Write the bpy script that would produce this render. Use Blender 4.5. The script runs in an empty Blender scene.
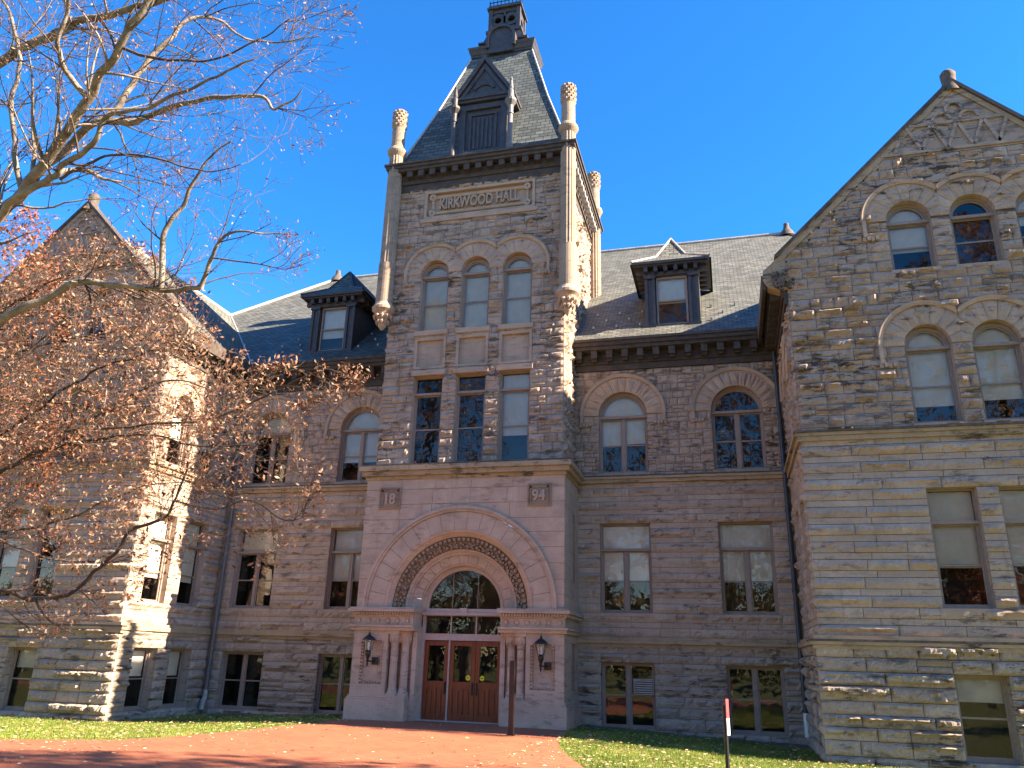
import bpy, bmesh, math, random
from math import sin, cos, pi, radians, sqrt, atan2, acos
from mathutils import Vector, noise
random.seed(7)
C = bpy.context.scene.collection
scene = bpy.context.scene
# ------------------------------------------------------------------ camera
CAM = Vector((8.1682, -26.3814, 1.8455)); YAW, PITCH, ROLL, FPX = 0.2682, 0.3359, 0.0285, 788.7196
fw = Vector((-sin(YAW)*cos(PITCH), cos(YAW)*cos(PITCH), sin(PITCH)))
rt0 = Vector((cos(YAW), sin(YAW), 0)); up0 = rt0.cross(fw)
rt = rt0*cos(ROLL) + up0*sin(ROLL); up = up0*cos(ROLL) - rt0*sin(ROLL)
cd = bpy.data.cameras.new('camera'); cam = bpy.data.objects.new('camera', cd); C.objects.link(cam)
from mathutils import Matrix
cam.matrix_world = Matrix(((rt.x, up.x, -fw.x, CAM.x), (rt.y, up.y, -fw.y, CAM.y), (rt.z, up.z, -fw.z, CAM.z), (0, 0, 0, 1)))
cd.sensor_width = 36; cd.lens = FPX/1024*36; cd.clip_end = 3000; cd.clip_start = .05
scene.camera = cam
# ------------------------------------------------------------------ light
SUN_EL, SUN_BACK = radians(32.3), radians(-0.55)
sd = Vector((cos(SUN_EL)*cos(SUN_BACK), cos(SUN_EL)*sin(SUN_BACK), sin(SUN_EL)))
world = bpy.data.worlds.new('World'); scene.world = world; world.use_nodes = True
wn = world.node_tree; bg = wn.nodes['Background']
sky = wn.nodes.new('ShaderNodeTexSky'); sky.sky_type = 'NISHITA'; sky.sun_disc = False
sky.sun_elevation = SUN_EL; sky.sun_rotation = atan2(sd.x, sd.y); sky.altitude = 200
sky.air_density = 1.0; sky.dust_density = 0.05; sky.ozone_density = 4.0
hs = wn.nodes.new('ShaderNodeHueSaturation'); hs.inputs['Saturation'].default_value = 1.38; hs.inputs['Hue'].default_value = .508
wn.links.new(sky.outputs[0], hs.inputs['Color']); wn.links.new(hs.outputs[0], bg.inputs[0]); bg.inputs[1].default_value = 0.10
sl = bpy.data.lights.new('sun', 'SUN'); sl.energy = 5.0; sl.angle = radians(.5); sl.color = (1, .93, .82)
so = bpy.data.objects.new('sun', sl); C.objects.link(so); so.rotation_euler = sd.to_track_quat('Z', 'Y').to_euler()
so.location = (20, -10, 40)
scene.view_settings.view_transform = 'Standard'; scene.view_settings.look = 'None'
scene.view_settings.exposure = 2.3; scene.view_settings.gamma = 1
scene.view_settings.use_white_balance = True; scene.view_settings.white_balance_temperature = 8450; scene.view_settings.white_balance_tint = 20
scene.render.resolution_x = 1024; scene.render.resolution_y = 768

# ------------------------------------------------------------------ materials
class NT:
    def __init__(s, name):
        s.m = bpy.data.materials.new(name); s.m.use_nodes = True; s.t = s.m.node_tree
        s.b = s.t.nodes['Principled BSDF']; s.out = s.t.nodes['Material Output']
    def n(s, typ, **kw):
        nd = s.t.nodes.new(typ)
        for k, v in kw.items():
            if k in nd.inputs: nd.inputs[k].default_value = v
            else: setattr(nd, k, v)
        return nd
    def l(s, a, b): s.t.links.new(a, b)
    def mix(s, fac, a, b, blend='MIX'):
        nd = s.t.nodes.new('ShaderNodeMix'); nd.data_type = 'RGBA'; nd.blend_type = blend; nd.clamp_factor = True
        for i, v in ((0, fac), (6, a), (7, b)):
            if hasattr(v, 'is_linked'): s.l(v, nd.inputs[i])
            else: nd.inputs[i].default_value = (v if not isinstance(v, tuple) else (*v, 1)) if i else v
        return nd.outputs[2]
    def noise(s, scale, detail=4, vec=None, rough=.6):
        nd = s.n('ShaderNodeTexNoise', Scale=scale, Detail=detail, Roughness=rough)
        if vec is not None: s.l(vec, nd.inputs['Vector'])
        return nd.outputs[0]
    def ramp(s, f, a, b, ca=(0, 0, 0), cb=(1, 1, 1)):
        r = s.n('ShaderNodeValToRGB'); e = r.color_ramp.elements
        e[0].position = a; e[0].color = (*ca, 1); e[1].position = b; e[1].color = (*cb, 1)
        s.l(f, r.inputs[0]); return r.outputs[0]
    def bump(s, h, strength=.4, dist=.02):
        b = s.n('ShaderNodeBump', Strength=strength, Distance=dist); s.l(h, b.inputs['Height']); s.l(b.outputs[0], s.b.inputs['Normal'])
    def obj(s, sc=(1, 1, 1)):
        tc = s.n('ShaderNodeTexCoord'); mp = s.n('ShaderNodeMapping'); mp.inputs['Scale'].default_value = sc
        s.l(tc.outputs['Object'], mp.inputs[0]); return mp.outputs[0]
    def uv(s, sc=(1, 1, 1)):
        tc = s.n('ShaderNodeUVMap'); mp = s.n('ShaderNodeMapping'); mp.inputs['Scale'].default_value = sc
        s.l(tc.outputs[0], mp.inputs[0]); return mp.outputs[0]
    def tint(s):
        a = s.n('ShaderNodeAttribute'); a.attribute_name = 'tint'; return a.outputs['Fac']

def plain(name, col, rough=.6, metal=0, nsc=6, var=.25, bump=.2, bd=.01):
    t = NT(name); v = t.obj()
    n = t.noise(nsc, 5, v)
    t.l(t.mix(t.ramp(n, .3, .7), tuple(c*(1-var) for c in col), tuple(min(1, c*(1+var)) for c in col)), t.b.inputs['Base Color'])
    t.b.inputs['Roughness'].default_value = rough; t.b.inputs['Metallic'].default_value = metal
    if bump: t.bump(t.noise(nsc*6, 4, v), bump, bd)
    return t.m

def stone(name, ca, cb, cc, stain=.5, soot=(.035, .03, .027), bumpd=.02, smooth=False, s0=.53):
    t = NT(name); v = t.obj()
    tint = t.tint()
    r = t.n('ShaderNodeValToRGB'); e = r.color_ramp.elements
    e[0].position = 0; e[0].color = (*ca, 1); e[1].position = 1; e[1].color = (*cc, 1); m = e.new(.5); m.color = (*cb, 1)
    t.l(tint, r.inputs[0])
    n1 = t.noise(1.3, 4, v)
    col = t.mix(t.ramp(n1, .35, .68), r.outputs[0], tuple(c*.78 for c in cb))
    n2 = t.noise(22, 6, v, .7)
    col = t.mix(t.ramp(n2, .32, .62), t.mix(.35, col, tuple(c*.55 for c in ca)), col)
    # weather streaks (vertical runs) and soot blotches that sit along the beds
    vs = t.obj((3.2, 3.2, .35)); n3 = t.noise(1.4, 5, vs, .65)
    col = t.mix(t.ramp(n3, .55, .8, (0, 0, 0), (stain*.8,)*3), col, tuple(c*.4 for c in ca))
    vh = t.obj((.9, .9, 3.4)); n4 = t.noise(1.7, 6, vh, .75); n5 = t.noise(.45, 3, v)
    mm = t.n('ShaderNodeMath', operation='MULTIPLY'); t.l(t.ramp(n4, s0, s0+.08, (0, 0, 0), (stain,)*3), mm.inputs[0]); t.l(t.ramp(n5, .38, .6, (.15,)*3), mm.inputs[1])
    col = t.mix(mm.outputs[0], col, soot)
    t.l(col, t.b.inputs['Base Color']); t.b.inputs['Roughness'].default_value = .92
    t.b.inputs['Specular IOR Level'].default_value = .2
    h = t.noise(9 if not smooth else 30, 8, v, .7)
    t.bump(h, .8 if not smooth else .3, bumpd)
    return t.m

M = {}
M['rock'] = stone('limestone_rock_faced', (.42, .32, .25), (.50, .39, .305), (.57, .455, .365), .75)
M['upper'] = stone('limestone_small_blocks', (.38, .285, .225), (.455, .35, .28), (.51, .40, .325), .92, s0=.50)
M['base'] = stone('limestone_basement', (.34, .275, .22), (.44, .36, .29), (.52, .435, .355), .9)
M['smooth'] = stone('limestone_pink_ashlar', (.48, .36, .285), (.53, .40, .32), (.57, .44, .355), .5, (.13, .10, .08), .004, True)
M['trim'] = stone('limestone_trim', (.42, .31, .235), (.49, .365, .28), (.55, .42, .33), .4, (.06, .05, .045), .006, True)
M['belt'] = stone('limestone_belt_stained', (.38, .28, .18), (.45, .34, .23), (.50, .39, .27), .8, (.03, .027, .024), .006, True)
M['column'] = stone('limestone_column', (.29, .23, .18), (.34, .275, .215), (.38, .31, .245), .7, (.10, .085, .07), .005, True)
M['carved'] = stone('limestone_carved_weathered', (.30, .22, .165), (.36, .265, .2), (.42, .31, .24), .5, (.05, .04, .035), .01)
M['mortar'] = plain('mortar', (.20, .155, .12), .95, nsc=4)
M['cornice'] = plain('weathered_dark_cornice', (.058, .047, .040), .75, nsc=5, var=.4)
M['dormer'] = plain('dark_patina_metal', (.045, .043, .045), .5, nsc=5, var=.35)
M['lead'] = plain('grey_lead', (.36, .35, .33), .5, nsc=3)
M['frame'] = plain('taupe_window_paint', (.27, .205, .17), .55, nsc=8, var=.12, bump=.05)
M['framed'] = plain('door_frame_paint', (.42, .33, .29), .5, nsc=8, var=.1, bump=.05)
M['blind'] = plain('roller_blind', (.74, .70, .64), .9, nsc=3, var=.08, bump=0)
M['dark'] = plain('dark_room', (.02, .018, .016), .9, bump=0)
M['black'] = plain('black_paint', (.012, .012, .013), .35, nsc=20, bump=.05)
M['pipe'] = plain('blue_black_downspout', (.035, .042, .055), .45, nsc=7)
M['pipegrey'] = plain('grey_downspout', (.11, .11, .115), .5, nsc=7)
M['white'] = plain('white_paint', (.72, .72, .70), .5, nsc=6, var=.08, bump=0)
M['bollard'] = plain('dark_brown_post_paint', (.022, .012, .010), .5)
M['red'] = plain('red_sign_paint', (.55, .06, .07), .5, bump=0)
M['bark'] = plain('pale_bark', (.20, .175, .145), .9, nsc=5, var=.65, bump=.6)
M['barkd'] = plain('dark_bark', (.055, .043, .036), .9, nsc=9, var=.4, bump=.6)
M['twig'] = plain('grey_brown_twigs', (.08, .06, .048), .9, nsc=9, var=.5, bump=0)
M['soot'] = plain('soot_darkened_stone', (.09, .075, .063), .9, nsc=6, var=.5, bump=.4)
M['steel'] = plain('grey_steel', (.3, .3, .3), .35, 1, bump=0)
M['yellow'] = plain('yellow_sticker', (.75, .68, .03), .5, bump=0, var=.05)
M['gravel'] = plain('gravel', (.16, .13, .105), .95, nsc=30, var=.6, bump=1, bd=.03)

def slate(name, sx, sz, ca, cb):
    t = NT(name); v = t.uv()
    br = t.n('ShaderNodeTexBrick', Scale=1); br.offset = .5
    br.inputs['Brick Width'].default_value = sx; br.inputs['Row Height'].default_value = sz
    br.inputs['Mortar Size'].default_value = .014; br.inputs['Mortar Smooth'].default_value = .1; br.inputs['Bias'].default_value = 0
    br.inputs['Color1'].default_value = (*ca, 1); br.inputs['Color2'].default_value = (*cb, 1); br.inputs['Mortar'].default_value = (.02, .02, .02, 1)
    t.l(v, br.inputs['Vector'])
    n = t.noise(3, 5, t.obj())
    t.l(t.mix(t.ramp(n, .3, .7, (0, 0, 0), (.45,)*3), br.outputs[0], tuple(c*.6 for c in ca)), t.b.inputs['Base Color'])
    t.b.inputs['Roughness'].default_value = .7; t.b.inputs['Specular IOR Level'].default_value = .2
    # each course overlaps the next one: a saw-tooth height up the slope
    sep = t.n('ShaderNodeSeparateXYZ'); t.l(v, sep.inputs[0])
    d = t.n('ShaderNodeMath', operation='DIVIDE'); t.l(sep.outputs[1], d.inputs[0]); d.inputs[1].default_value = sz
    f = t.n('ShaderNodeMath', operation='FRACT'); t.l(d.outputs[0], f.inputs[0])
    g = t.n('ShaderNodeMath', operation='SUBTRACT'); g.inputs[0].default_value = 1; t.l(f.outputs[0], g.inputs[1])
    h = t.n('ShaderNodeMath', operation='SUBTRACT'); t.l(g.outputs[0], h.inputs[0]); t.l(br.outputs['Fac'], h.inputs[1])
    t.bump(h.outputs[0], .9, .04)
    return t.m
M['slate'] = slate('slate_tiles', .30, .155, (.085, .098, .09), (.19, .205, .18))
M['slate_tower'] = slate('slate_tiles_tower', .34, .19, (.065, .085, .085), (.14, .17, .165))

def glass():
    t = NT('window_glass'); t.t.nodes.remove(t.b)
    tr = t.n('ShaderNodeBsdfTransparent'); tr.inputs[0].default_value = (.92, .93, .92, 1)
    gl = t.n('ShaderNodeBsdfGlossy', Roughness=.015); gl.inputs[0].default_value = (.95, .95, .95, 1)
    lw = t.n('ShaderNodeFresnel', IOR=1.6)
    v = t.obj(); bp = t.n('ShaderNodeBump', Strength=.12, Distance=.03); t.l(t.noise(1.6, 2, v), bp.inputs['Height'])
    t.l(bp.outputs[0], gl.inputs['Normal'])
    mx = t.n('ShaderNodeMixShader'); t.l(lw.outputs[0], mx.inputs[0]); t.l(tr.outputs[0], mx.inputs[1]); t.l(gl.outputs[0], mx.inputs[2])
    t.l(mx.outputs[0], t.out.inputs[0]); return t.m
M['glass'] = glass()
def lampglass():
    t = NT('clear_lamp_glass'); t.t.nodes.remove(t.b); tr = t.n('ShaderNodeBsdfTransparent'); df = t.n('ShaderNodeBsdfDiffuse'); df.inputs[0].default_value = (.7, .7, .68, 1)
    mx = t.n('ShaderNodeMixShader'); mx.inputs[0].default_value = .3; t.l(tr.outputs[0], mx.inputs[1]); t.l(df.outputs[0], mx.inputs[2]); t.l(mx.outputs[0], t.out.inputs[0]); return t.m
M['lampglass'] = lampglass()

def wood():
    t = NT('red_brown_door_wood'); v = t.obj((6, 6, .6))
    n = t.noise(3, 6, v, .6)
    t.l(t.mix(t.ramp(n, .3, .7), (.12, .02, .008), (.24, .05, .018)), t.b.inputs['Base Color'])
    t.b.inputs['Roughness'].default_value = .35; t.bump(n, .15, .005); return t.m
M['wood'] = wood()

def brickpave():
    t = NT('red_brick_paving'); v = t.obj()
    br = t.n('ShaderNodeTexBrick', Scale=1); br.inputs['Brick Width'].default_value = .21; br.inputs['Row Height'].default_value = .105
    br.inputs['Mortar Size'].default_value = .009; br.inputs['Color1'].default_value = (.29, .075, .032, 1)
    br.inputs['Color2'].default_value = (.41, .115, .05, 1); br.inputs['Mortar'].default_value = (.13, .06, .04, 1)
    t.l(v, br.inputs['Vector'])
    n = t.noise(.7, 5, v); n2 = t.noise(14, 4, v)
    col = t.mix(t.ramp(n, .35, .7, (0, 0, 0), (.5,)*3), br.outputs[0], (.36, .13, .065))
    col = t.mix(t.ramp(n2, .6, .75, (0, 0, 0), (.45,)*3), col, (.22, .085, .05))
    t.l(col, t.b.inputs['Base Color']); t.b.inputs['Roughness'].default_value = .85
    t.bump(n2, .4, .01); return t.m
M['plaza'] = brickpave()

def lawn():
    t = NT('lawn_soil'); v = t.obj(); n = t.noise(3, 6, v, .7); n2 = t.noise(40, 3, v)
    col = t.mix(t.ramp(n, .35, .65), (.06, .10, .018), (.12, .15, .03))
    col = t.mix(t.ramp(n2, .5, .7), col, (.16, .12, .05))
    t.l(col, t.b.inputs['Base Color']); t.b.inputs['Roughness'].default_value = .95; t.bump(n2, 1, .04); return t.m
M['lawn'] = lawn()

def tinted(name, stops, trans=.0, rough=.7):
    t = NT(name); r = t.n('ShaderNodeValToRGB'); e = r.color_ramp.elements
    e[0].position = 0; e[0].color = (*stops[0], 1); e[1].position = 1; e[1].color = (*stops[-1], 1)
    for i, s in enumerate(stops[1:-1]):
        m = e.new((i+1)/(len(stops)-1)); m.color = (*s, 1)
    t.l(t.tint(), r.inputs[0]); t.l(r.outputs[0], t.b.inputs['Base Color']); t.b.inputs['Roughness'].default_value = rough
    if trans:
        tl = t.n('ShaderNodeBsdfTranslucent'); t.l(r.outputs[0], tl.inputs[0])
        mx = t.n('ShaderNodeMixShader'); mx.inputs[0].default_value = trans
        t.l(t.b.outputs[0], mx.inputs[1]); t.l(tl.outputs[0], mx.inputs[2]); t.l(mx.outputs[0], t.out.inputs[0])
    return t.m
M['leaf_tan'] = tinted('dry_tan_leaves', [(.09, .03, .015), (.22, .085, .04), (.34, .165, .085), (.52, .37, .26), (.24, .065, .03)], .35)
M['leaf_red'] = tinted('orange_red_leaves', [(.18, .04, .018), (.33, .085, .03), (.44, .14, .05), (.40, .22, .12), (.22, .05, .025)], .35)
M['leaf_green'] = tinted('autumn_green_leaves', [(.05, .06, .015), (.10, .10, .025), (.20, .15, .03), (.28, .14, .03), (.08, .08, .02)], .3)
M['leaf_ground'] = tinted('fallen_leaves', [(.25, .12, .06), (.42, .24, .12), (.55, .38, .22), (.62, .48, .33), (.33, .12, .05)], .0)
M['grass'] = tinted('grass_blades', [(.07, .13, .015), (.12, .21, .025), (.18, .28, .035), (.26, .32, .06), (.36, .32, .12)], .35)

# ------------------------------------------------------------------ mesh helper
class MB:
    def __init__(s): s.v = []; s.f = []; s.uv = []; s.tn = []; s.mi = []
    def face(s, pts, tint=.5, uv=None, mi=0):
        b = len(s.v); s.v += [tuple(p) for p in pts]; s.f.append(tuple(range(b, b+len(pts)))); s.tn.append(tint); s.mi.append(mi)
        s.uv.append(uv or [(0, 0)]*len(pts))
    def grid(s, P, nu, nz, skip=None, tint=.5, mi=0):
        """P[j][i] points"""
        b = len(s.v); w = nu+1
        for row in P: s.v += [tuple(p) for p in row]
        for j in range(nz):
            for i in range(nu):
                if skip and skip(i, j): continue
                s.f.append((b+j*w+i, b+j*w+i+1, b+(j+1)*w+i+1, b+(j+1)*w+i)); s.tn.append(tint); s.mi.append(mi); s.uv.append([(0, 0)]*4)
    def box(s, x0, x1, y0, y1, z0, z1, tint=.5, F=None, mi=0):
        p = [(x, y, z) for z in (z0, z1) for y in (y0, y1) for x in (x0, x1)]
        if F: p = [F.P(a[0], a[2], a[1]) for a in p]
        b = len(s.v); s.v += [tuple(q) for q in p]
        for q in ((0, 1, 3, 2), (4, 6, 7, 5), (0, 4, 5, 1), (2, 3, 7, 6), (0, 2, 6, 4), (1, 5, 7, 3)):
            s.f.append(tuple(b+i for i in q)); s.tn.append(tint); s.mi.append(mi); s.uv.append([(0, 0)]*4)
    def prism(s, poly, ext, tint=.5, mi=0):
        """poly: list of Vectors, ext: Vector"""
        a = [Vector(p) for p in poly]; c = [p+ext for p in a]; n = len(a)
        s.face(a, tint, mi=mi); s.face(c[::-1], tint, mi=mi)
        for i in range(n): s.face([a[i], a[(i+1) % n], c[(i+1) % n], c[i]], tint, mi=mi)
    def lathe(s, cx, cy, prof, n=16, tint=.5, a0=0, a1=2*pi, flute=0, mi=0):
        rows = []
        for r, z in prof:
            row = []
            for i in range(n+1):
                a = a0+(a1-a0)*i/n; rr = r*(1-(flute if i % 2 else 0)) if flute else r
                row.append((cx+rr*cos(a), cy+rr*sin(a), z))
            rows.append(row)
        s.grid(rows, n, len(prof)-1, tint=tint, mi=mi)
    def tube(s, pts, rad, n=6, tint=.5, cap=False):
        rows = []; prev = None
        for k, p in enumerate(pts):
            p = Vector(p)
            d = (Vector(pts[min(k+1, len(pts)-1)])-Vector(pts[max(k-1, 0)]))
            if d.length < 1e-9: d = Vector((0, 0, 1))
            d.normalize()
            if prev is None: a = d.orthogonal().normalized()
            else: a = (prev-d*prev.dot(d)); a = a.normalized() if a.length > 1e-6 else d.orthogonal().normalized()
            prev = a; b2 = d.cross(a); r = rad[k] if isinstance(rad, (list, tuple)) else rad
            rows.append([p+(a*cos(2*pi*i/n)+b2*sin(2*pi*i/n))*r for i in range(n)])
        b = len(s.v)
        for row in rows: s.v += [tuple(p) for p in row]
        for j in range(len(rows)-1):
            for i in range(n):
                s.f.append((b+j*n+i, b+j*n+(i+1) % n, b+(j+1)*n+(i+1) % n, b+(j+1)*n+i)); s.tn.append(tint); s.mi.append(0); s.uv.append([(0, 0)]*4)
        if cap:
            s.f.append(tuple(b+i for i in range(n))[::-1]); s.tn.append(tint); s.mi.append(0); s.uv.append([(0, 0)]*n)
            e = b+(len(rows)-1)*n; s.f.append(tuple(e+i for i in range(n))); s.tn.append(tint); s.mi.append(0); s.uv.append([(0, 0)]*n)
    def build(s, name, mat, parent=None, smooth=False, label=None):
        me = bpy.data.meshes.new(name); me.from_pydata(s.v, [], s.f)
        at = me.attributes.new('tint', 'FLOAT', 'FACE'); at.data.foreach_set('value', s.tn)
        if any(any(u != (0, 0) for u in q) for q in s.uv):
            ul = me.uv_layers.new(name='UVMap'); ul.data.foreach_set('uv', [c for q in s.uv for u in q for c in u])
        for m in (mat if isinstance(mat, (list, tuple)) else [mat]): me.materials.append(M[m] if isinstance(m, str) else m)
        if max(s.mi, default=0): me.polygons.foreach_set('material_index', s.mi)
        if smooth: me.polygons.foreach_set('use_smooth', [True]*len(s.f))
        me.update()
        o = bpy.data.objects.new(name, me); C.objects.link(o)
        if parent: o.parent = parent
        if label: o['label'] = label
        return o

class Fr:      # a wall plane: u along, z up, d outward
    def __init__(s, o, u, n): s.o = Vector(o); s.u = Vector(u); s.n = Vector(n)
    def P(s, u, z, d=0): return s.o + s.u*u + s.n*d + Vector((0, 0, z))
def tag(o, label=None, cat=None, group=None, kind=None):
    for k, v in (('label', label), ('category', cat), ('group', group), ('kind', kind)):
        if v: o[k] = v
    return o
def empty(name, loc, label, cat, group=None, rz=0):
    o = bpy.data.objects.new(name, None); C.objects.link(o); o.location = loc; o.rotation_euler = (0, 0, rz); o.empty_display_size = .2
    return tag(o, label, cat, group)

hall = empty('university_hall', (0, 0, 0), 'large three storey limestone hall with a central square tower, arched entrance and two gabled wings', 'building')

# ------------------------------------------------------------------ block walls
def wall(mb, F, u0, u1, zs, rects=(), circ=(), inside=None, h=.3, w=(.5, 1.1), prof='rock', cell=.085, amp=.05, base=.02, alt=False, mortar=1, gap=.007, lp=.5):
    """lays coursed blocks. rects: (u0,u1,z0,z1) openings; circ: (u,z,r) arch holes above z; inside(u,z)->bool keeps"""
    z0, z1 = zs
    br = sorted({z0, z1, *[z for r in rects for z in r[2:] if z0+.08 < z < z1-.08]})
    rows = []
    for a, b in zip(br[:-1], br[1:]):
        if b-a < 1e-4: continue
        if alt:
            n = max(1, round((b-a)/(h*.8)))
            hs = [(.62*2*h if (k % 2 == 0) else .38*2*h) for k in range(n)]
            sc = (b-a)/sum(hs); z = a
            for k, q in enumerate(hs): rows.append((z, z+q*sc, k % 2 == 0)); z += q*sc
        else:
            n = max(1, round((b-a)/h)); hh = [1+random.uniform(-.13, .13) for _ in range(n)]; sc = (b-a)/sum(hh); z = a
            for q in hh: rows.append((z, z+q*sc, True)); z += q*sc
    def cut(u, z):
        if inside and not inside(u, z): return True
        for cu, cz, r in circ:
            if z >= cz-.02 and (u-cu)**2+(z-cz)**2 < r*r: return True
        return False
    for za, zb, rocky in rows:
        iv = [(u0, u1)]
        for r in rects:
            if r[2] < zb-.01 and r[3] > za+.01:
                nv = []
                for a, b in iv:
                    if r[1] <= a or r[0] >= b: nv.append((a, b)); continue
                    if r[0] > a: nv.append((a, r[0]))
                    if r[1] < b: nv.append((r[1], b))
                iv = nv
        for a, b in iv:
            if b-a < .02: continue
            x = a; blocks = []
            while x < b-1e-6:
                q = random.uniform(*w); 
                if b-(x+q) < w[0]*.6: q = b-x
                blocks.append((x, min(b, x+q))); x += q
            for xa, xb in blocks:
                tint = min(1, max(0, random.gauss(.5, .2)))
                # split tall rows sometimes into two stacked stones
                subs = [(xa, xb, za, zb)]
                if not alt and prof != 'smooth' and random.random() < .22 and xb-xa < 1 and zb-za > .25:
                    zm = (za+zb)/2+random.uniform(-.03, .03); subs = [(xa, xb, za, zm), (xa, xb, zm, zb)]
                for ua, ub, va, vb in subs:
                    if prof == 'smooth' or (alt and not rocky):
                        cs = .16 if (inside or circ) else 5
                    else: cs = cell
                    if circ and prof == 'smooth': cs = .1
                    nu = max(1, int((ub-ua)/cs)); nz = max(1, int((vb-va)/cs))
                    if prof != 'smooth' and not (alt and not rocky): nu = max(3, nu); nz = max(3, nz)
                    sk = [[False]*nu for _ in range(nz)]; anyc = False
                    if inside or circ:
                        for j in range(nz):
                            for i in range(nu):
                                c = cut(ua+(ub-ua)*(i+.5)/nu, va+(vb-va)*(j+.5)/nz); sk[j][i] = c; anyc |= c
                    if anyc and all(all(r) for r in sk): continue
                    sf = (lambda i, j: sk[j][i]) if anyc else None
                    # bed (mortar) behind
                    if anyc: mb.grid([[F.P(ua+(ub-ua)*i/nu, va+(vb-va)*j/nz, 0) for i in range(nu+1)] for j in range(nz+1)], nu, nz, sf, .5, mortar)
                    else: mb.face([F.P(ua, va), F.P(ub, va), F.P(ub, vb), F.P(ua, vb)], .5, mi=mortar)
                    sx = random.uniform(0, 100)
                    am = amp*random.uniform(.5, 1.35)*(1 if rocky and prof != 'smooth' else 0)
                    lb = random.uniform(.25, .75); ledge = random.random() < (lp if rocky else 0)
                    g = gap; rows_ = []
                    for j in range(nz+1):
                        tz = j/nz; row = []
                        for i in range(nu+1):
                            tu = i/nu; edge = i in (0, nu) or j in (0, nz)
                            uu = ua+g+(ub-ua-2*g)*tu; vv = va+g+(vb-va-2*g)*tz
                            if edge or am == 0: d = base
                            else:
                                e = min(1, 4*min(tu*(ub-ua), (1-tu)*(ub-ua), tz*(vb-va), (1-tz)*(vb-va))/.3)
                                nn = noise.noise(Vector((uu*5+sx, vv*9, sx)))*.6+noise.noise(Vector((uu*15+sx, vv*22, sx)))*.55
                                d = base+am*(.55+.3*e+nn)
                                if ledge:
                                    lz = lb+.22*noise.noise(Vector((uu*4+sx, 3.1, sx)))
                                    d += am*(.95 if tz > lz else -.5)
                                d = max(base*.4, d)
                                uu += noise.noise(Vector((uu*11, vv*11, sx+9)))*.02; vv += noise.noise(Vector((uu*11, vv*11, sx+4)))*.02
                            row.append(F.P(uu, vv, d))
                        rows_.append(row)
                    mb.grid(rows_, nu, nz, sf, tint)
                    if not anyc:
                        for A, B in (((ua+g, va+g), (ub-g, va+g)), ((ub-g, va+g), (ub-g, vb-g)), ((ub-g, vb-g), (ua+g, vb-g)), ((ua+g, vb-g), (ua+g, va+g))):
                            mb.face([F.P(*A, 0), F.P(*B, 0), F.P(*B, base), F.P(*A, base)], tint)

def ring(mb, F, uc, zc, r0, r1, d0, d1, n=24, a0=0, a1=pi, clip=None, blocks=False, amp=0, din=None, mi=0, tint=None):
    """solid arch ring from radius r0 to r1, back at d0, front at d1 (din: front depth at the inner radius)"""
    if din is None: din = d1
    def pt(r, a, d):
        u = r*cos(a)
        if clip is not None: u = max(-clip[0], min(clip[1], u))
        return F.P(uc+u, zc+r*sin(a), d)
    nb = n if not blocks else blocks
    for k in range(nb):
        aa, ab = a0+(a1-a0)*k/nb, a0+(a1-a0)*(k+1)/nb
        if clip is not None:
            am_ = (aa+ab)/2
            if r0*cos(am_) > clip[1] or -r0*cos(am_) > clip[0]: continue
        tn = random.uniform(.2, .8) if blocks else (tint if tint is not None else .5)
        sub = max(2, int(n/nb)) if blocks else 1
        g = .006/r1 if blocks else 0
        aa += g; ab -= g
        nr = 3 if (blocks and amp) else 1
        G = []
        for j in range(nr+1):
            t = j/nr; row = []
            for i in range(sub+1):
                a = aa+(ab-aa)*i/sub; r = r0+(r1-r0)*t
                d = din+(d1-din)*t
                if amp and 0 < j < nr and 0 < i < sub: d += amp*(.7+noise.noise(Vector((a*9+uc, r*7, zc)))*1.0)
                row.append(pt(r, a, d))
            G.append(row)
        mb.grid(G, sub, nr, tint=tn, mi=mi)
        for i in range(sub):
            b, c = aa+(ab-aa)*i/sub, aa+(ab-aa)*(i+1)/sub
            mb.face([pt(r0, b, din), pt(r0, c, din), pt(r0, c, d0), pt(r0, b, d0)], tn, mi=mi)
            mb.face([pt(r1, b, d1), pt(r1, c, d1), pt(r1, c, d0), pt(r1, b, d0)], tn, mi=mi)
        for a in (aa, ab): mb.face([pt(r0, a, din), pt(r1, a, d1), pt(r1, a, d0), pt(r0, a, d0)], tn, mi=mi)

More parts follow.
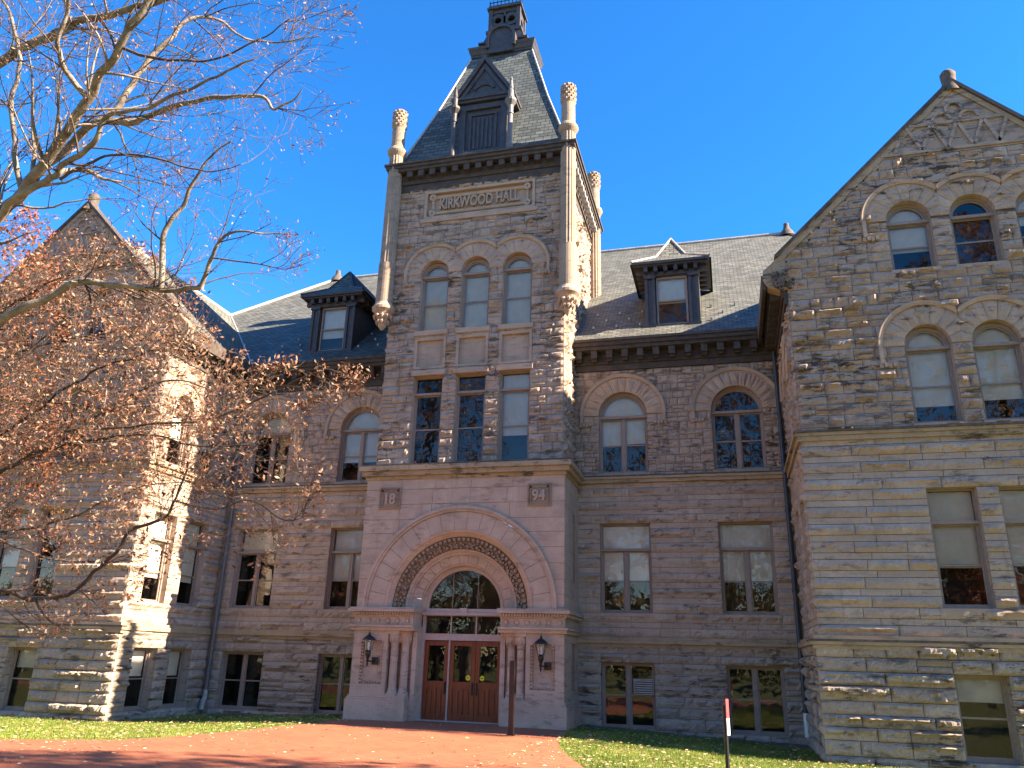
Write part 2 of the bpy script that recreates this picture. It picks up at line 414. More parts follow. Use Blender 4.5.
# ------------------------------------------------------------------ windows
def window(F, uc, z0, z1, w, kind, sashes=1, bar=None, arch=False, rec=.24, blind=.5, reveal='trim', trans_blind=True, label=None, sill=True):
    """one opening: frame mesh (hall part) with pane, blind, room as sub-parts"""
    fr = MB(); pane = MB(); bl = MB(); rm = MB(); t = .055; D = -rec
    B = lambda a, b, c, d, e=D, f=D+.05: fr.box(a, b, e, f, c, d, F=F)
    L, R = uc-w, uc+w
    zt = bar if bar else z1                     # top of the sashes
    # outer frame
    B(L, L+t, z0, z1 if not arch else zt, D-.02, D+.09); B(R-t, R, z0, z1 if not arch else zt, D-.02, D+.09)
    B(L+t, R-t, z0, z0+t*1.1, D-.02, D+.08)
    if not bar: B(L+t, R-t, z1-t, z1, D-.02, D+.08)
    else:
        if arch:
            B(L, R, zt, zt+.09, D-.02, D+.15)
            ring(fr, F, uc, zt+.09, w-t-.03, w+.01, D-.02, D+.09, n=20)
            ring(fr, F, uc, zt+.09, w-t-.075, w-t-.03, D-.02, D+.05, n=20)
            pts = [(uc+(w-t-.05)*cos(a), zt+.09+(w-t-.05)*sin(a)) for a in [pi*i/20 for i in range(21)]]
            pane.face([F.P(u, z, D+.02) for u, z in pts])
            bl_pts = [F.P(u, z, D-.07) for u, z in pts]
            if trans_blind: bl.face(bl_pts)
        else:
            B(L, R, zt-.03, zt+.05, D-.02, D+.15); B(L+t, R-t, z1-t, z1, D-.02, D+.08)
            pane.face([F.P(L+t, zt+.05, D+.02), F.P(R-t, zt+.05, D+.02), F.P(R-t, z1-t, D+.02), F.P(L+t, z1-t, D+.02)])
            if trans_blind: bl.box(L+t, R-t, D-.08, D-.07, zt+.05, z1-t, F=F)
            zt -= .03
    top = zt if bar else z1-t
    # sashes
    cells = [(L+t, R-t)] if sashes == 1 else [(L+t, uc-.055), (uc+.055, R-t)]
    if sashes == 2: B(uc-.055, uc+.055, z0+t, top, D-.02, D+.075)
    mid = (z0+top)/2+.02
    for a, b in cells:
        q = .042
        for (c, d, e, f) in ((a, a+q, z0+t, top), (b-q, b, z0+t, top), (a+q, b-q, z0+t*1.05, z0+t+q*1.3), (a+q, b-q, top-q, top)): B(c, d, e, f, D, D+.04)
        B(a+q, b-q, mid-.022, mid+.022, D, D+.045)
        pane.face([F.P(a+q, mid, D+.025), F.P(b-q, mid, D+.025), F.P(b-q, top-q, D+.025), F.P(a+q, top-q, D+.025)])
        pane.face([F.P(a+q, z0+t, D+.012), F.P(b-q, z0+t, D+.012), F.P(b-q, mid, D+.012), F.P(a+q, mid, D+.012)])
        k = blind if not isinstance(blind, tuple) else blind[0 if a < uc-.01 else 1]
        if k > 0:
            zb = top-(top-z0-t)*k
            bl.box(a, b, D-.09, D-.08, zb, top, F=F); bl.box(a, b, D-.10, D-.075, zb-.02, zb, F=F)
    # dark room behind
    zz = (zt+.09+w) if arch else z1
    e = .01
    P = F.P
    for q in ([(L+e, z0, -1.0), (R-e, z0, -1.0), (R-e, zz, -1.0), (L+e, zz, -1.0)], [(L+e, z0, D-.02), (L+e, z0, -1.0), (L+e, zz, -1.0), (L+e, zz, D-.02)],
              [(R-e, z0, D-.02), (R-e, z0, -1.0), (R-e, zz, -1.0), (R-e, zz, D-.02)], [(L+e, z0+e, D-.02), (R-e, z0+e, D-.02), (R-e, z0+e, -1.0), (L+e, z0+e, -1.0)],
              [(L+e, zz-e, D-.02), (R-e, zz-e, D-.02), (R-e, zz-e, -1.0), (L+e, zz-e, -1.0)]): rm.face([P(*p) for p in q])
    # stone reveals
    rv = MB(); zr = z1 if not arch else zt+.09
    rv.face([P(L, z0, .02), P(L, z0, D), P(L, zr, D), P(L, zr, .02)]); rv.face([P(R, z0, .02), P(R, z0, D), P(R, zr, D), P(R, zr, .02)])
    if not arch: rv.face([P(L, z1, .02), P(L, z1, D), P(R, z1, D), P(R, z1, .02)])
    rv.face([P(L, z0, .0), P(L, z0, D), P(R, z0, D), P(R, z0, .0)])
    o = fr.build('window', 'frame', hall, label=label)
    pane.build('pane', 'glass', o)
    if bl.f: bl.build('blind', 'blind', o)
    rm.build('room_interior', 'dark', o); rv.build('reveal', reveal, o)
    if sill:
        s = MB(); s.box(L-.06, R+.06, D+.02, .07, z0-.11, z0-.005, F=F); s.build('sill', 'trim', o)
    return o

def hood(F, uc, zc, r0, r1, blocks=11, clip=None, legs=(0, 0), mold=.10, amp=.035, d1=.06):
    """voussoir ring with a moulding round it; legs: how far the moulding drops left and right"""
    a = MB()
    ring(a, F, uc, zc, r0, r1, -.24, d1, n=blocks*4, clip=clip, blocks=blocks, amp=amp)
    o = a.build('window_arch', 'trim', hall)
    m = MB(); ring(m, F, uc, zc, r1, r1+mold, 0, d1+.09, n=32, clip=clip, din=d1+.05)
    ring(m, F, uc, zc, r1+mold, r1+mold+.035, 0, d1+.05, n=32, clip=clip)
    for s, l in ((-1, legs[0]), (1, legs[1])):
        if l:
            x0, x1 = sorted((uc+s*r1, uc+s*(r1+mold)))
            m.box(x0, x1, 0, d1+.08, zc-l, zc, F=F)
            for k in range(4):   # small carved stop
                m.box(uc+s*(r1+mold)-s*.02-.11*s*k-.045, uc+s*(r1+mold)-s*.02-.11*s*k+.045, 0, d1+.05+.03*(k % 2), zc-l-.12+.02*(k % 2), zc-l+.01, F=F)
            v = MB()
    m.build('hood_moulding', 'trim', o)
    return o

# ------------------------------------------------------------------ dimensions
FM = Fr((0, 0, 0), (1, 0, 0), (0, -1, 0))                 # main wall
TY = -2.03; FT = Fr((0, TY, 0), (1, 0, 0), (0, -1, 0))    # tower front
PY = -2.34; FP = Fr((0, PY, 0), (1, 0, 0), (0, -1, 0))    # porch front
WY = -4.62; FW = Fr((0, WY, 0), (1, 0, 0), (0, -1, 0))    # wing fronts
WX, WC = 10.3, 15.35
ZB, ZU, ZC = 2.42, 7.80, 11.65                            # basement belt, upper belt, cornice
ZG = -.35

# main wall both sides
for s in (-1, 1):
    b1, b2, w = 4.95*s, 8.78*s, .83
    lo, hi = sorted((3.2*s, WX*s))
    mb = MB()
    wall(mb, FM, lo, hi, (ZG, ZB), [(b-w, b+w, -.07, 1.85) for b in (b1, b2)], h=.34, w=(.7, 1.5), amp=.05)
    mb.build('main_wall', ['base', 'mortar'], hall)
    mb = MB()
    wall(mb, FM, lo, hi, (ZB+.2, ZU-.22), [(b-w, b+w, 3.35, 6.22) for b in (b1, b2)], h=.29, w=(.9, 2.0), amp=.045, alt=True)
    mb.build('main_wall', ['rock', 'mortar'], hall)
    mb = MB()
    wall(mb, FM, lo, hi, (ZU, ZC), [(b-w, b+w, 7.93, 9.99) for b in (b1, b2)], [(b, 9.99, 1.2) for b in (b1, b2)], h=.30, w=(.24, .42), amp=.038, cell=.065, lp=.08, gap=.009)
    mb.build('main_wall', ['upper', 'mortar'], hall)
    # belts
    mb = MB(); mb.box(lo, hi, 0, .16, ZB, ZB+.10, F=FM); mb.box(lo, hi, 0, .12, ZB+.103, ZB+.2, F=FM); mb.box(lo, hi, 0, .07, ZB-.1, ZB-.003, F=FM); mb.build('belt_course', 'belt', hall)
    mb = MB(); mb.box(lo, hi, 0, .2, ZU-.02, ZU+.02, F=FM, mi=1); mb.box(lo, hi, 0, .19, ZU-.10, ZU-.023, F=FM); mb.box(lo, hi, 0, .13, ZU-.22, ZU-.103, F=FM); mb.build('belt_course', ['belt', 'soot'], hall)
    for i, b in enumerate((b1, b2)):
        k = i+(s > 0)*2
        window(FM, b, -.07, 1.85, w, 'b', 2, blind=(0, 0, 0, 0)[k], sill=False, reveal='base')
        window(FM, b, 3.35, 6.22, w, 'm', 2, bar=5.36, blind=(.5, (0, .0), .5, .5)[k])
        window(FM, b, 7.93, 9.95, w, 'a', 2, bar=9.90, arch=True, blind=((.6, .6), .0, (.5, .45), 0)[k], trans_blind=k != 3)
        hood(FM, b, 9.99, .84, 1.38, 13, legs=(.28, .28), amp=.05)
    # cornice of the main wall
    mb = MB(); mb.box(lo, hi, 0, .10, ZC, ZC+.22, F=FM); mb.box(lo, hi, 0, .16, ZC+.223, ZC+.30, F=FM)
    mb.box(lo, hi, 0, .14, ZC+.303, ZC+.62, F=FM); mb.box(lo, hi, 0, .52, ZC+.65, ZC+.78, F=FM); mb.box(lo, hi, 0, .60, ZC+.783, ZC+.92, F=FM)
    mb.box(lo, hi, .48, .66, ZC+.923, ZC+1.02, F=FM)
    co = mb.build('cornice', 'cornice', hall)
    n = 13
    for k in range(n):
        u = lo+.28+(hi-lo-.56)*k/(n-1); m = MB(); m.box(u-.11, u+.11, .14, .46, ZC+.36, ZC+.648, F=FM); m.box(u-.09, u+.09, .14, .34, ZC+.28, ZC+.358, F=FM); m.build('cornice_bracket', 'cornice', co)

# wings
def slope_in(u, z): return z < 18.15-abs(u-0)*1.02
for s in (-1, 1):
    c = WC*s; F = Fr((c, WY, 0), (1, 0, 0), (0, -1, 0)); hw = WC-WX; off = 1.64; w = .57
    xs = (-off, 0, off)
    mb = MB(); wall(mb, F, -hw-.16, hw+.16, (ZG, ZB), [(x-w, x+w, -.08, 1.79) for x in xs], h=.3, w=(.7, 1.6), amp=.085, base=.10, cell=.055)
    mb.build('wing_wall', ['base', 'mortar'], hall)
    mb = MB(); wall(mb, F, -hw-.05, hw+.05, (ZB+.2, ZU-.22), [(x-w, x+w, 3.29, 6.23) for x in xs], h=.29, w=(.9, 1.9), amp=.05, base=.04, alt=True)
    mb.build('wing_wall', ['rock', 'mortar'], hall)
    mb = MB()
    ins = lambda u, z: z < 18.06-abs(u)*1.0 and abs(u) < hw+.03
    wall(mb, F, -hw, hw, (ZU, 15.98), [(x-w, x+w, 7.93, 10.13) for x in xs]+[(x-w, x+w, 12.38, 13.93) for x in xs],
         [(x, 10.13, .8) for x in xs]+[(x, 13.93, .85) for x in xs], ins, h=.31, w=(.28, .75), amp=.06, base=.02, cell=.08)
    mb.build('wing_wall', ['upper', 'mortar'], hall)
    mb = MB(); mb.face([F.P(-3.5, 15.9, .0), F.P(3.5, 15.9, .0), F.P(0, 18.2, .0)]) if 0 else mb.face([F.P(-2.25, 15.98, .03), F.P(2.25, 15.98, .03), F.P(0, 18.08, .03)])
    # zigzag and trefoil carving in the gable
    def strip(p, q, wd=.05, d=.09):
        a = Vector((p[0], 0, p[1])); b = Vector((q[0], 0, q[1])); n_ = (b-a).normalized().cross(Vector((0, 1, 0)))*wd
        mb.prism([F.P(v.x, v.z, .03) for v in (a+n_, b+n_, b-n_, a-n_)], F.n*(d-.03), .6)
    strip((-2.1, 16.08), (2.1, 16.08)); strip((-1.25, 16.98), (1.25, 16.98))
    for k in range(-2, 3):
        x = k*.68
        if abs(k) <= 1: strip((x-.30, 16.12), (x, 16.94), .045)
        strip((x+.04, 16.94), (x+.36, 16.12), .045) if k <= 1 else None
        strip((x-.04, 16.94), (x-.36, 16.12), .045) if abs(k) == 2 else None
    ring(mb, F, -.36, 17.06, .2, .27, .03, .1, n=10); ring(mb, F, .36, 17.06, .2, .27, .03, .1, n=10); ring(mb, F, 0, 17.4, .18, .25, .03, .1, n=10, a0=-.5, a1=pi+.5)
    mb.build('gable_carving', 'upper', hall)
    mb = MB(); mb.box(-hw-.3, hw+.3, 0, .24, ZB+.06, ZB+.11, F=F, mi=1); mb.box(-hw-.28, hw+.28, 0, .22, ZB-.02, ZB+.057, F=F); mb.box(-hw-.2, hw+.2, 0, .18, ZB+.113, ZB+.2, F=F); mb.box(-hw-.22, hw+.22, 0, .17, ZB-.12, ZB-.023, F=F)
    mb.build('belt_course', ['belt', 'soot'], hall)
    mb = MB(); mb.box(-hw-.2, hw+.2, 0, .22, ZU-.03, ZU+.03, F=F, mi=1); mb.box(-hw-.18, hw+.18, 0, .18, ZU-.12, ZU-.033, F=F); mb.box(-hw-.12, hw+.12, 0, .13, ZU-.25, ZU-.123, F=F)
    mb.build('belt_course', ['belt', 'soot'], hall)
    for i, x in enumerate(xs):
        window(F, x, -.08, 1.79, w, 'b', 1, blind=.3, sill=False, reveal='base')
        window(F, x, 3.29, 6.23, w, 'm', 1, bar=5.36, blind=(.52, .5, 0)[i])
        window(F, x, 7.93, 10.08, w, 'a', 1, bar=10.0, arch=True, blind=(.75, .7, .5)[i])
        window(F, x, 12.38, 13.9, w, 'g', 1, bar=13.86, arch=True, blind=(.55, 0, .2)[i], trans_blind=i != 1)
        cl = (2 if i == 0 else off/2, 2 if i == 2 else off/2)
        for zc in (10.11, 13.95):
            hood(F, x, zc, w+.005, 1.13, 9, clip=cl, legs=(.5 if i == 0 else 0, .5 if i == 2 else 0))
    # side walls: inner face towards the court, outer face
    for side in (-1, 1):
        xx = c+side*hw; Fs = Fr((xx, WY, 0), (0, 1, 0), (side, 0, 0)); inner = side == -s; ln = 4.62 if inner else 14
        ws = [(a-.57, a+.57) for a in (1.25, 3.05)] if inner else []
        for (a, b, mt, op, ci, kw) in (
            (ZG, ZB, 'base', [(p, q, 0, 1.88) for p, q in ws], [], dict(h=.3, w=(.7, 1.5), amp=.06, base=.12)),
            (ZB+.2, ZU-.22, 'rock', [(p, q, 3.3, 6.23) for p, q in ws], [], dict(h=.29, w=(.8, 1.6), amp=.05, base=.04, alt=True)),
            (ZU, ZC, 'upper', [(1.25-.5, 1.25+.5, 7.93, 10.0), (3.05-.5, 3.05+.5, 7.93, 10.0)] if inner else [], [(1.25, 10.0, .75), (3.05, 10, .75)] if inner else [], dict(h=.31, w=(.28, .7), amp=.055, base=.02))):
            if not inner: kw.update(cell=.5)
            mb = MB(); wall(mb, Fs, -.05 if a < ZU else 0, ln, (a, b), op, ci, **kw); mb.build('wing_side_wall', [mt, 'mortar'], hall)
        mb = MB(); mb.box(0, ln, 0, .24, ZB-.02, ZB+.11, F=Fs); mb.box(0, ln, 0, .18, ZB+.113, ZB+.2, F=Fs); mb.box(0, ln, 0, .17, ZB-.12, ZB-.023, F=Fs); mb.build('belt_course', 'belt', hall)
        mb = MB(); mb.box(0, ln, 0, .2, ZU-.07, ZU+.027, F=Fs); mb.box(0, ln, 0, .12, ZU-.25, ZU-.073, F=Fs); mb.build('belt_course', 'belt', hall)
        if inner:
            for a in (1.25, 3.05):
                window(Fs, a, 0, 1.88, .57, 'b', 1, blind=.45, sill=False, reveal='base')
                window(Fs, a, 3.3, 6.23, .57, 'm', 1, bar=5.36, blind=.6)
                window(Fs, a, 7.93, 9.95, .5, 'a', 1, bar=9.9, arch=True, blind=.5)
                hood(Fs, a, 9.99, .505, .9, 9, clip=(2, .9) if a < 2 else (.9, 2))
        # eaves
        mb = MB(); L0, L1 = .02, ln
        for d, za, zb in ((.10, ZC, ZC+.2), (.16, ZC+.203, ZC+.45), (.5, ZC+.6, ZC+.72), (.62, ZC+.723, ZC+.92)): mb.box(L0, L1, 0, d, za, zb, F=Fs)
        mb.box(L0, L1, .58, .68, ZC+.5, ZC+.95, F=Fs)
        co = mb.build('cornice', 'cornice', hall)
        for k in range(9 if inner else 20):
            u = .45+k*.46
            if u < ln-.2:
                m = MB(); m.box(u-.11, u+.11, .16, .45, ZC+.3, ZC+.598, F=Fs); m.build('cornice_bracket', 'cornice', co)
    # coping of the gable, with kneelers
    mb = MB()
    for side in (-1, 1):
        A = Vector((side*(hw+.15), 0, 13.05)); B = Vector((.08, 0, 18.22)); dn = (B-A).normalized()
        nn = Vector((-dn.z, 0, dn.x)); nn = nn if nn.z > 0 else -nn
        for (h0, h1, d, cm) in ((-.10, .06, .07, 0), (.063, .17, .13, 1), (-.26, -.103, .02, 0)):
            pts = [A+nn*h0, A+nn*h1, B+Vector((0, 0, h1*1.4)), B+Vector((0, 0, h0*1.4))]
            mb.prism([F.P(p.x, p.z, d) for p in pts], -F.n*(.35+d), .4, mi=cm)
        # curl at the foot
        poly = [(hw+.12, 13.2), (hw+.35, 12.95), (hw+.62, 12.72), (hw+.66, 12.45), (hw+.52, 12.2), (hw+.2, 12.05), (hw-.05, 12.1), (hw-.1, 12.5), (hw-.02, 12.95)]
        mb.prism([F.P(side*a, b, .05) for a, b in poly], -F.n*.4, .3)
    mb.build('gable_coping', ['belt', 'cornice'], hall)
    for side in (-1, 1):
        k = MB()
        for q in range(26):
            a = random.uniform(0, 6.28); r = random.uniform(.0, .3); cx, cz = side*(hw+.12)+r*cos(a), 12.35+r*1.0*sin(a)
            k.lathe(0, 0, [(0, 0)], 1) if 0 else None
            R = random.uniform(.06, .10)
            k.box(cx-R, cx+R, .02, .12+R, cz-R, cz+R, F=F) if 0 else ring(k, F, cx, cz, R*.35, R, .0, .10+R*.8, n=7, a0=0, a1=2*pi)
        k.build('carved_kneeler', 'soot', hall)
    fb = MB(); cx, cy = c, WY+.12
    fb.lathe(cx+.08, cy, [(.30, 18.05), (.26, 18.3), (.19, 18.42), (.21, 18.62), (.22, 18.76), (.15, 18.86), (.001, 18.9)], 12); fb.build('gable_finial', 'soot', hall, True)

# ------------------------------------------------------------------ roofs
def roof_face(mb, pts, tint=.5):
    P = [Vector(p) for p in pts]; n = (P[1]-P[0]).cross(P[2]-P[0]).normalized()
    if n.z < 0: n = -n
    h = Vector((0, 0, 1)).cross(n).normalized(); sl_ = n.cross(h)
    mb.face(P, tint, [(p.dot(h), p.dot(sl_)) for p in P])
    mb.face([p-n*.12 for p in P], tint)
RY, RZ, HX, BZ = 9.3, 21.6, 11.9, 12.6; SL = (RZ-BZ)/(RY+.62)
ZR = 17.85; YV = (ZR-BZ)/SL-.62; EX = WX-.62
rf = MB()
roof_face(rf, [(-EX, -.62, BZ), (EX, -.62, BZ), (WC, YV, ZR), (HX, RY, RZ), (-HX, RY, RZ), (-WC, YV, ZR)])
roof_face(rf, [(-HX, RY, RZ), (HX, RY, RZ), (WC, 18, ZR-5), (-WC, 18, ZR-5)])
for s in (-1, 1):
    roof_face(rf, [(s*EX, WY+.05, BZ), (s*WC, WY+.05, ZR), (s*WC, YV, ZR), (s*EX, -.62, BZ)])
    roof_face(rf, [(s*(2*WC-EX), WY+.05, BZ), (s*WC, WY+.05, ZR), (s*WC, 14, ZR), (s*(2*WC-EX), 14, BZ)])
    roof_face(rf, [(s*HX, RY, RZ), (s*WC, YV, ZR), (s*WC, 14, ZR)])
roof = rf.build('roof', 'slate', hall)
rc = MB()
def cap(a, b, r=.09): rc.tube([a, b], r, 8, cap=True)
cap((-HX, RY, RZ+.02), (HX, RY, RZ+.02))
for s in (-1, 1):
    cap((s*HX, RY, RZ+.02), (s*WC, YV, ZR+.02)); cap((s*WC, WY+.3, ZR+.02), (s*WC, YV, ZR+.02)); rc.tube([(s*EX, -.6, BZ+.03), (s*WC, YV, ZR+.03)], .04, 5)
rc.build('ridge_capping', 'lead', roof)
for s in (-1, 1):
    m = MB(); m.lathe(s*HX, RY, [(.40, RZ-.2), (.30, RZ+.05), (.16, RZ+.25), (.12, RZ+.45), (.13, RZ+.52), (.001, RZ+.56)], 12); m.build('roof_finial', 'soot', roof, True)
for s in (-1, 1):
    for r_ in range(3):
        for k in range(7):
            x = s*(3.9+k*.85+(r_ % 2)*.4); y = .35+r_*.55
            if 5.6 < abs(x) < 8.1: continue
            m = MB(); z = BZ+(y+.62)*SL; m.box(x-.03, x+.03, y-.05, y+.03, z, z+.09); m.build('snow_guard', 'lead', roof)

# dormers on the main roof
def dormer(cx):
    y0 = .28; F = Fr((cx, y0, 0), (1, 0, 0), (0, -1, 0)); hw = .98
    rz = lambda y: BZ+(y+.62)*SL
    m = MB()
    zb = 13.28; zt = 15.35
    # cheeks and front
    for s in (-1, 1):
        m.face([(cx+s*hw, y0, zb), (cx+s*hw, y0, zt+.4), (cx+s*hw, (zt+.4-BZ)/SL-.62, zt+.4)])
        m.box(s*.58 if s > 0 else -hw, hw if s > 0 else -.58, -.02, .0, zb, zt+.3, F=F)
        for a, b in ((.60, .70), (.86, .97)):
            u0_, u1_ = sorted((s*a, s*b)); m.box(u0_, u1_, 0, .12, zb+.1, zt-.1, F=F)
        u0_, u1_ = sorted((s*.58, s*1.0)); m.box(u0_, u1_, 0, .16, zb-.12, zb+.12, F=F); m.box(u0_, u1_, 0, .17, zt-.12, zt, F=F)
        m.box(u0_+.1, u1_-.1, 0, .06, zb+.12, zt-.12, F=F)
    m.box(-.58, .58, -.02, .05, zt-.02, zt+.12, F=F); m.box(-.58, .58, -.02, .12, zb-.05, zb+.1, F=F)
    o = m.build('roof_dormer', 'dormer', hall)
    # entablature and eaves
    e = MB(); e.box(-1.02, 1.02, -.5, .1, zt, zt+.16, F=F)
    for k in range(6): u = -.9+k*.36; e.box(u-.07, u+.07, .1, .3, zt+.1, zt+.3, F=F)
    for s in (-1, 1):
        for k in range(5):
            yy = .05-k*.4; a, b = sorted((s*1.0, s*1.28)); e.box(a, b, yy-.14, yy, zt+.1, zt+.3, F=F)
    D = 1.9
    e.box(-1.32, 1.32, -D, .34, zt+.3, zt+.36, F=F); e.box(-1.4, 1.4, -D-.2, .42, zt+.363, zt+.46, F=F)
    e.build('cornice', 'dormer', o)
    r = MB(); z = zt+.465; ap = (cx, y0+.95, 17.42); bk = (cx, y0+3.4, 17.42)
    A, B = (cx-1.4, y0-.42, z), (cx+1.4, y0-.42, z)
    A2, B2 = (cx-1.4, y0+2.6, z), (cx+1.4, y0+2.6, z)
    mA, mB = (cx-.55, y0+.3, 16.35), (cx+.55, y0+.3, 16.35)
    roof_face(r, [A, B, mB, mA]); roof_face(r, [mA, mB, ap])
    roof_face(r, [A, mA, ap, bk, A2]); roof_face(r, [B, mB, ap, bk, B2])
    r.build('dormer_roof', 'slate', o)
    c_ = MB()
    for q in (((A[0], A[1], z+.03), mA, ap), ((B[0], B[1], z+.03), mB, ap), (ap, bk)): c_.tube(list(q), .045, 6)
    c_.build('hip_capping', 'lead' if cx > 0 else 'dormer', o)
    # window
    w = MB(); p = MB(); b = MB(); L, R = -.56, .56
    for a in ((L, L+.07, zb+.1, zt-.02), (R-.07, R, zb+.1, zt-.02), (L+.07, R-.07, zt-.1, zt-.02), (L+.07, R-.07, zb+.1, zb+.19), (L+.07, R-.07, 14.33, 14.39)): w.box(a[0], a[1], -.1, -.03, a[2], a[3], F=F)
    wo = w.build('window_frame', 'frame', o)
    p.face([F.P(L+.05, zb+.15, -.07), F.P(R-.05, zb+.15, -.07), F.P(R-.05, zt-.06, -.07), F.P(L+.05, zt-.06, -.07)]); p.build('pane', 'glass', o)
    b.box(L+.05, R-.05, -.17, -.16, 14.3 if cx > 0 else 14.0, zt-.05, F=F); b.build('blind', 'white', o)
    d = MB(); d.box(L-.02, R+.02, -1.2, -.3, zb+.02, zt, F=F); d.build('room_interior', 'dark', o)
dormer(6.8); dormer(-6.8)

# ------------------------------------------------------------------ tower
TW = 3.25; TB = 3.6; TCY = (TY+TB)/2
off = 1.565; w = .53; xs = (-off, 0, off)
mb = MB()
ops = [(x-w, x+w, 7.97, 11.15) for x in xs]+[(x-w-.06, x+w+.06, 11.42, 12.62) for x in xs]+[(x-w, x+w, 12.87, 15.2) for x in xs]+[(-2.16, 2.16, 17.46, 18.66)]
wall(mb, FT, -TW, TW, (7.9, 18.84), ops, [(x, 15.2, .76) for x in xs], h=.32, w=(.28, .62), amp=.045, cell=.07, lp=.22)
mb.build('tower_wall', ['upper', 'mortar'], hall)
for side in (-1, 1):
    Fs = Fr((side*TW, TY, 0), (0, 1, 0), (side, 0, 0)); mb = MB()
    wall(mb, Fs, 0, TB-TY, (7.9, 18.84), h=.32, w=(.28, .7), amp=.05, cell=.09); mb.build('tower_wall', ['upper', 'mortar'], hall)
Fb = Fr((0, TB, 0), (-1, 0, 0), (0, 1, 0)); mb = MB(); wall(mb, Fb, -TW, TW, (12, 18.84), h=.32, w=(.5, .9), cell=.4); mb.build('tower_wall', ['upper', 'mortar'], hall)
for i, x in enumerate(xs):
    window(FT, x, 7.97, 11.15, w, 't', 1, bar=10.5, blind=(0, 0, .62)[i], trans_blind=i == 2)
    window(FT, x, 12.87, 15.1, w, 't', 1, bar=15.02, arch=True, blind=(.95, 1.0, 1.0)[i])
    cl = (2 if i == 0 else off/2, 2 if i == 2 else off/2)
    hood(FT, x, 15.14, w+.005, 1.08, 9, clip=cl, legs=(.35 if i == 0 else 0, .35 if i == 2 else 0))
    m = MB(); m.box(x-w, x+w, -.12, -.07, 11.42, 12.62, F=FT)
    for a in ((x-w-.06, x-w+.04, 11.42, 12.62), (x+w-.04, x+w+.06, 11.42, 12.62), (x-w+.04, x+w-.04, 12.5, 12.62), (x-w+.04, x+w-.04, 11.42, 11.5)): m.box(a[0], a[1], -.08, .04, a[2], a[3], F=FT)
    m.build('spandrel_panel', 'trim', hall)
    m = MB(); m.box(x-w-.1, x+w+.1, -.22, .1, 12.68, 12.86, F=FT); m.build('lintel', 'trim', hall)
    m = MB(); m.box(x-w-.1, x+w+.1, -.22, .1, 11.16, 11.34, F=FT); m.build('lintel', 'trim', hall)
# date/name panel
m = MB(); U = 2.16
m.box(-U, U, -.13, -.08, 17.46, 18.66, F=FT)
for a in ((-U, -U+.1, 17.46, 18.66), (U-.1, U, 17.46, 18.66), (-U+.1, U-.1, 17.46, 17.56), (-U+.1, U-.1, 18.56, 18.66)): m.box(a[0], a[1], -.1, .07, a[2], a[3], F=FT)
m.box(-U-.12, U+.12, 0, .1, 17.3, 17.455, F=FT)
for z in (17.72, 18.40): 
    m.tube([FT.P(-1.85, z, -.05), FT.P(1.85, z, -.05)], .07, 10, cap=True)
for x in (-1.85, 1.85):
    m.tube([FT.P(x, 17.72, -.05), FT.P(x, 18.40, -.05)], .06, 10, cap=True)
    for z in (17.72, 18.40): ring(m, FT, x, z, .04, .14, -.08, .04, n=14, a0=0, a1=2*pi)
panel = m.build('name_panel', 'trim', hall)
def text(body, size, F, u, z, d, ext, mat, parent, sx=1, name='lettering', bold=.0, fit=None):
    cu = bpy.data.curves.new('t', 'FONT'); cu.body = body; cu.size = size; cu.extrude = ext; cu.align_x = 'CENTER'; cu.align_y = 'CENTER'; cu.offset = bold
    cu.bevel_depth = .0
    to = bpy.data.objects.new('t', cu); C.objects.link(to)
    bpy.context.view_layer.update()
    me = bpy.data.meshes.new_from_object(to.evaluated_get(bpy.context.evaluated_depsgraph_get()))
    if fit: wd_ = max(v.co.x for v in me.vertices)-min(v.co.x for v in me.vertices); sx = fit/wd_
    for v in me.vertices: p = F.P(u+v.co.x*sx, z+v.co.y, d+v.co.z); v.co = p
    bpy.data.objects.remove(to); me.materials.clear(); me.materials.append(M[mat]); me.name = name
    o = bpy.data.objects.new(name, me); C.objects.link(o); o.parent = parent; return o
text('KIRKWOOD HALL', .62, FT, -.02, 18.06, -.02, .05, 'trim', panel, .82, bold=.018, fit=3.12)
# tower cornice
m = MB()
for (h, za, zb) in ((.06, 18.74, 19.05), (.12, 19.053, 19.22), (.14, 19.223, 19.45), (.40, 19.5, 19.62), (.46, 19.623, 19.75), (.52, 19.753, 19.83)):
    a = TW+h; m.box(-a, a, TY-h, TB+h, za, zb)
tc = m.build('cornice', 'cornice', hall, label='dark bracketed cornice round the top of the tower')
for k in range(13):
    x = -2.75+5.5*k/12; q = MB(); q.box(x-.11, x+.11, TY-.36, TY-.14, 19.25, 19.498); q.build('cornice_bracket', 'cornice', tc)
for s in (-1, 1):
    for k in range(13):
        y = TY+.45+(TB-TY-.9)*k/12; q = MB(); a, b = sorted((s*(TW+.14), s*(TW+.36))); q.box(a, b, y-.11, y+.11, 19.25, 19.498); q.build('cornice_bracket', 'lead' if s > 0 else 'cornice', tc)
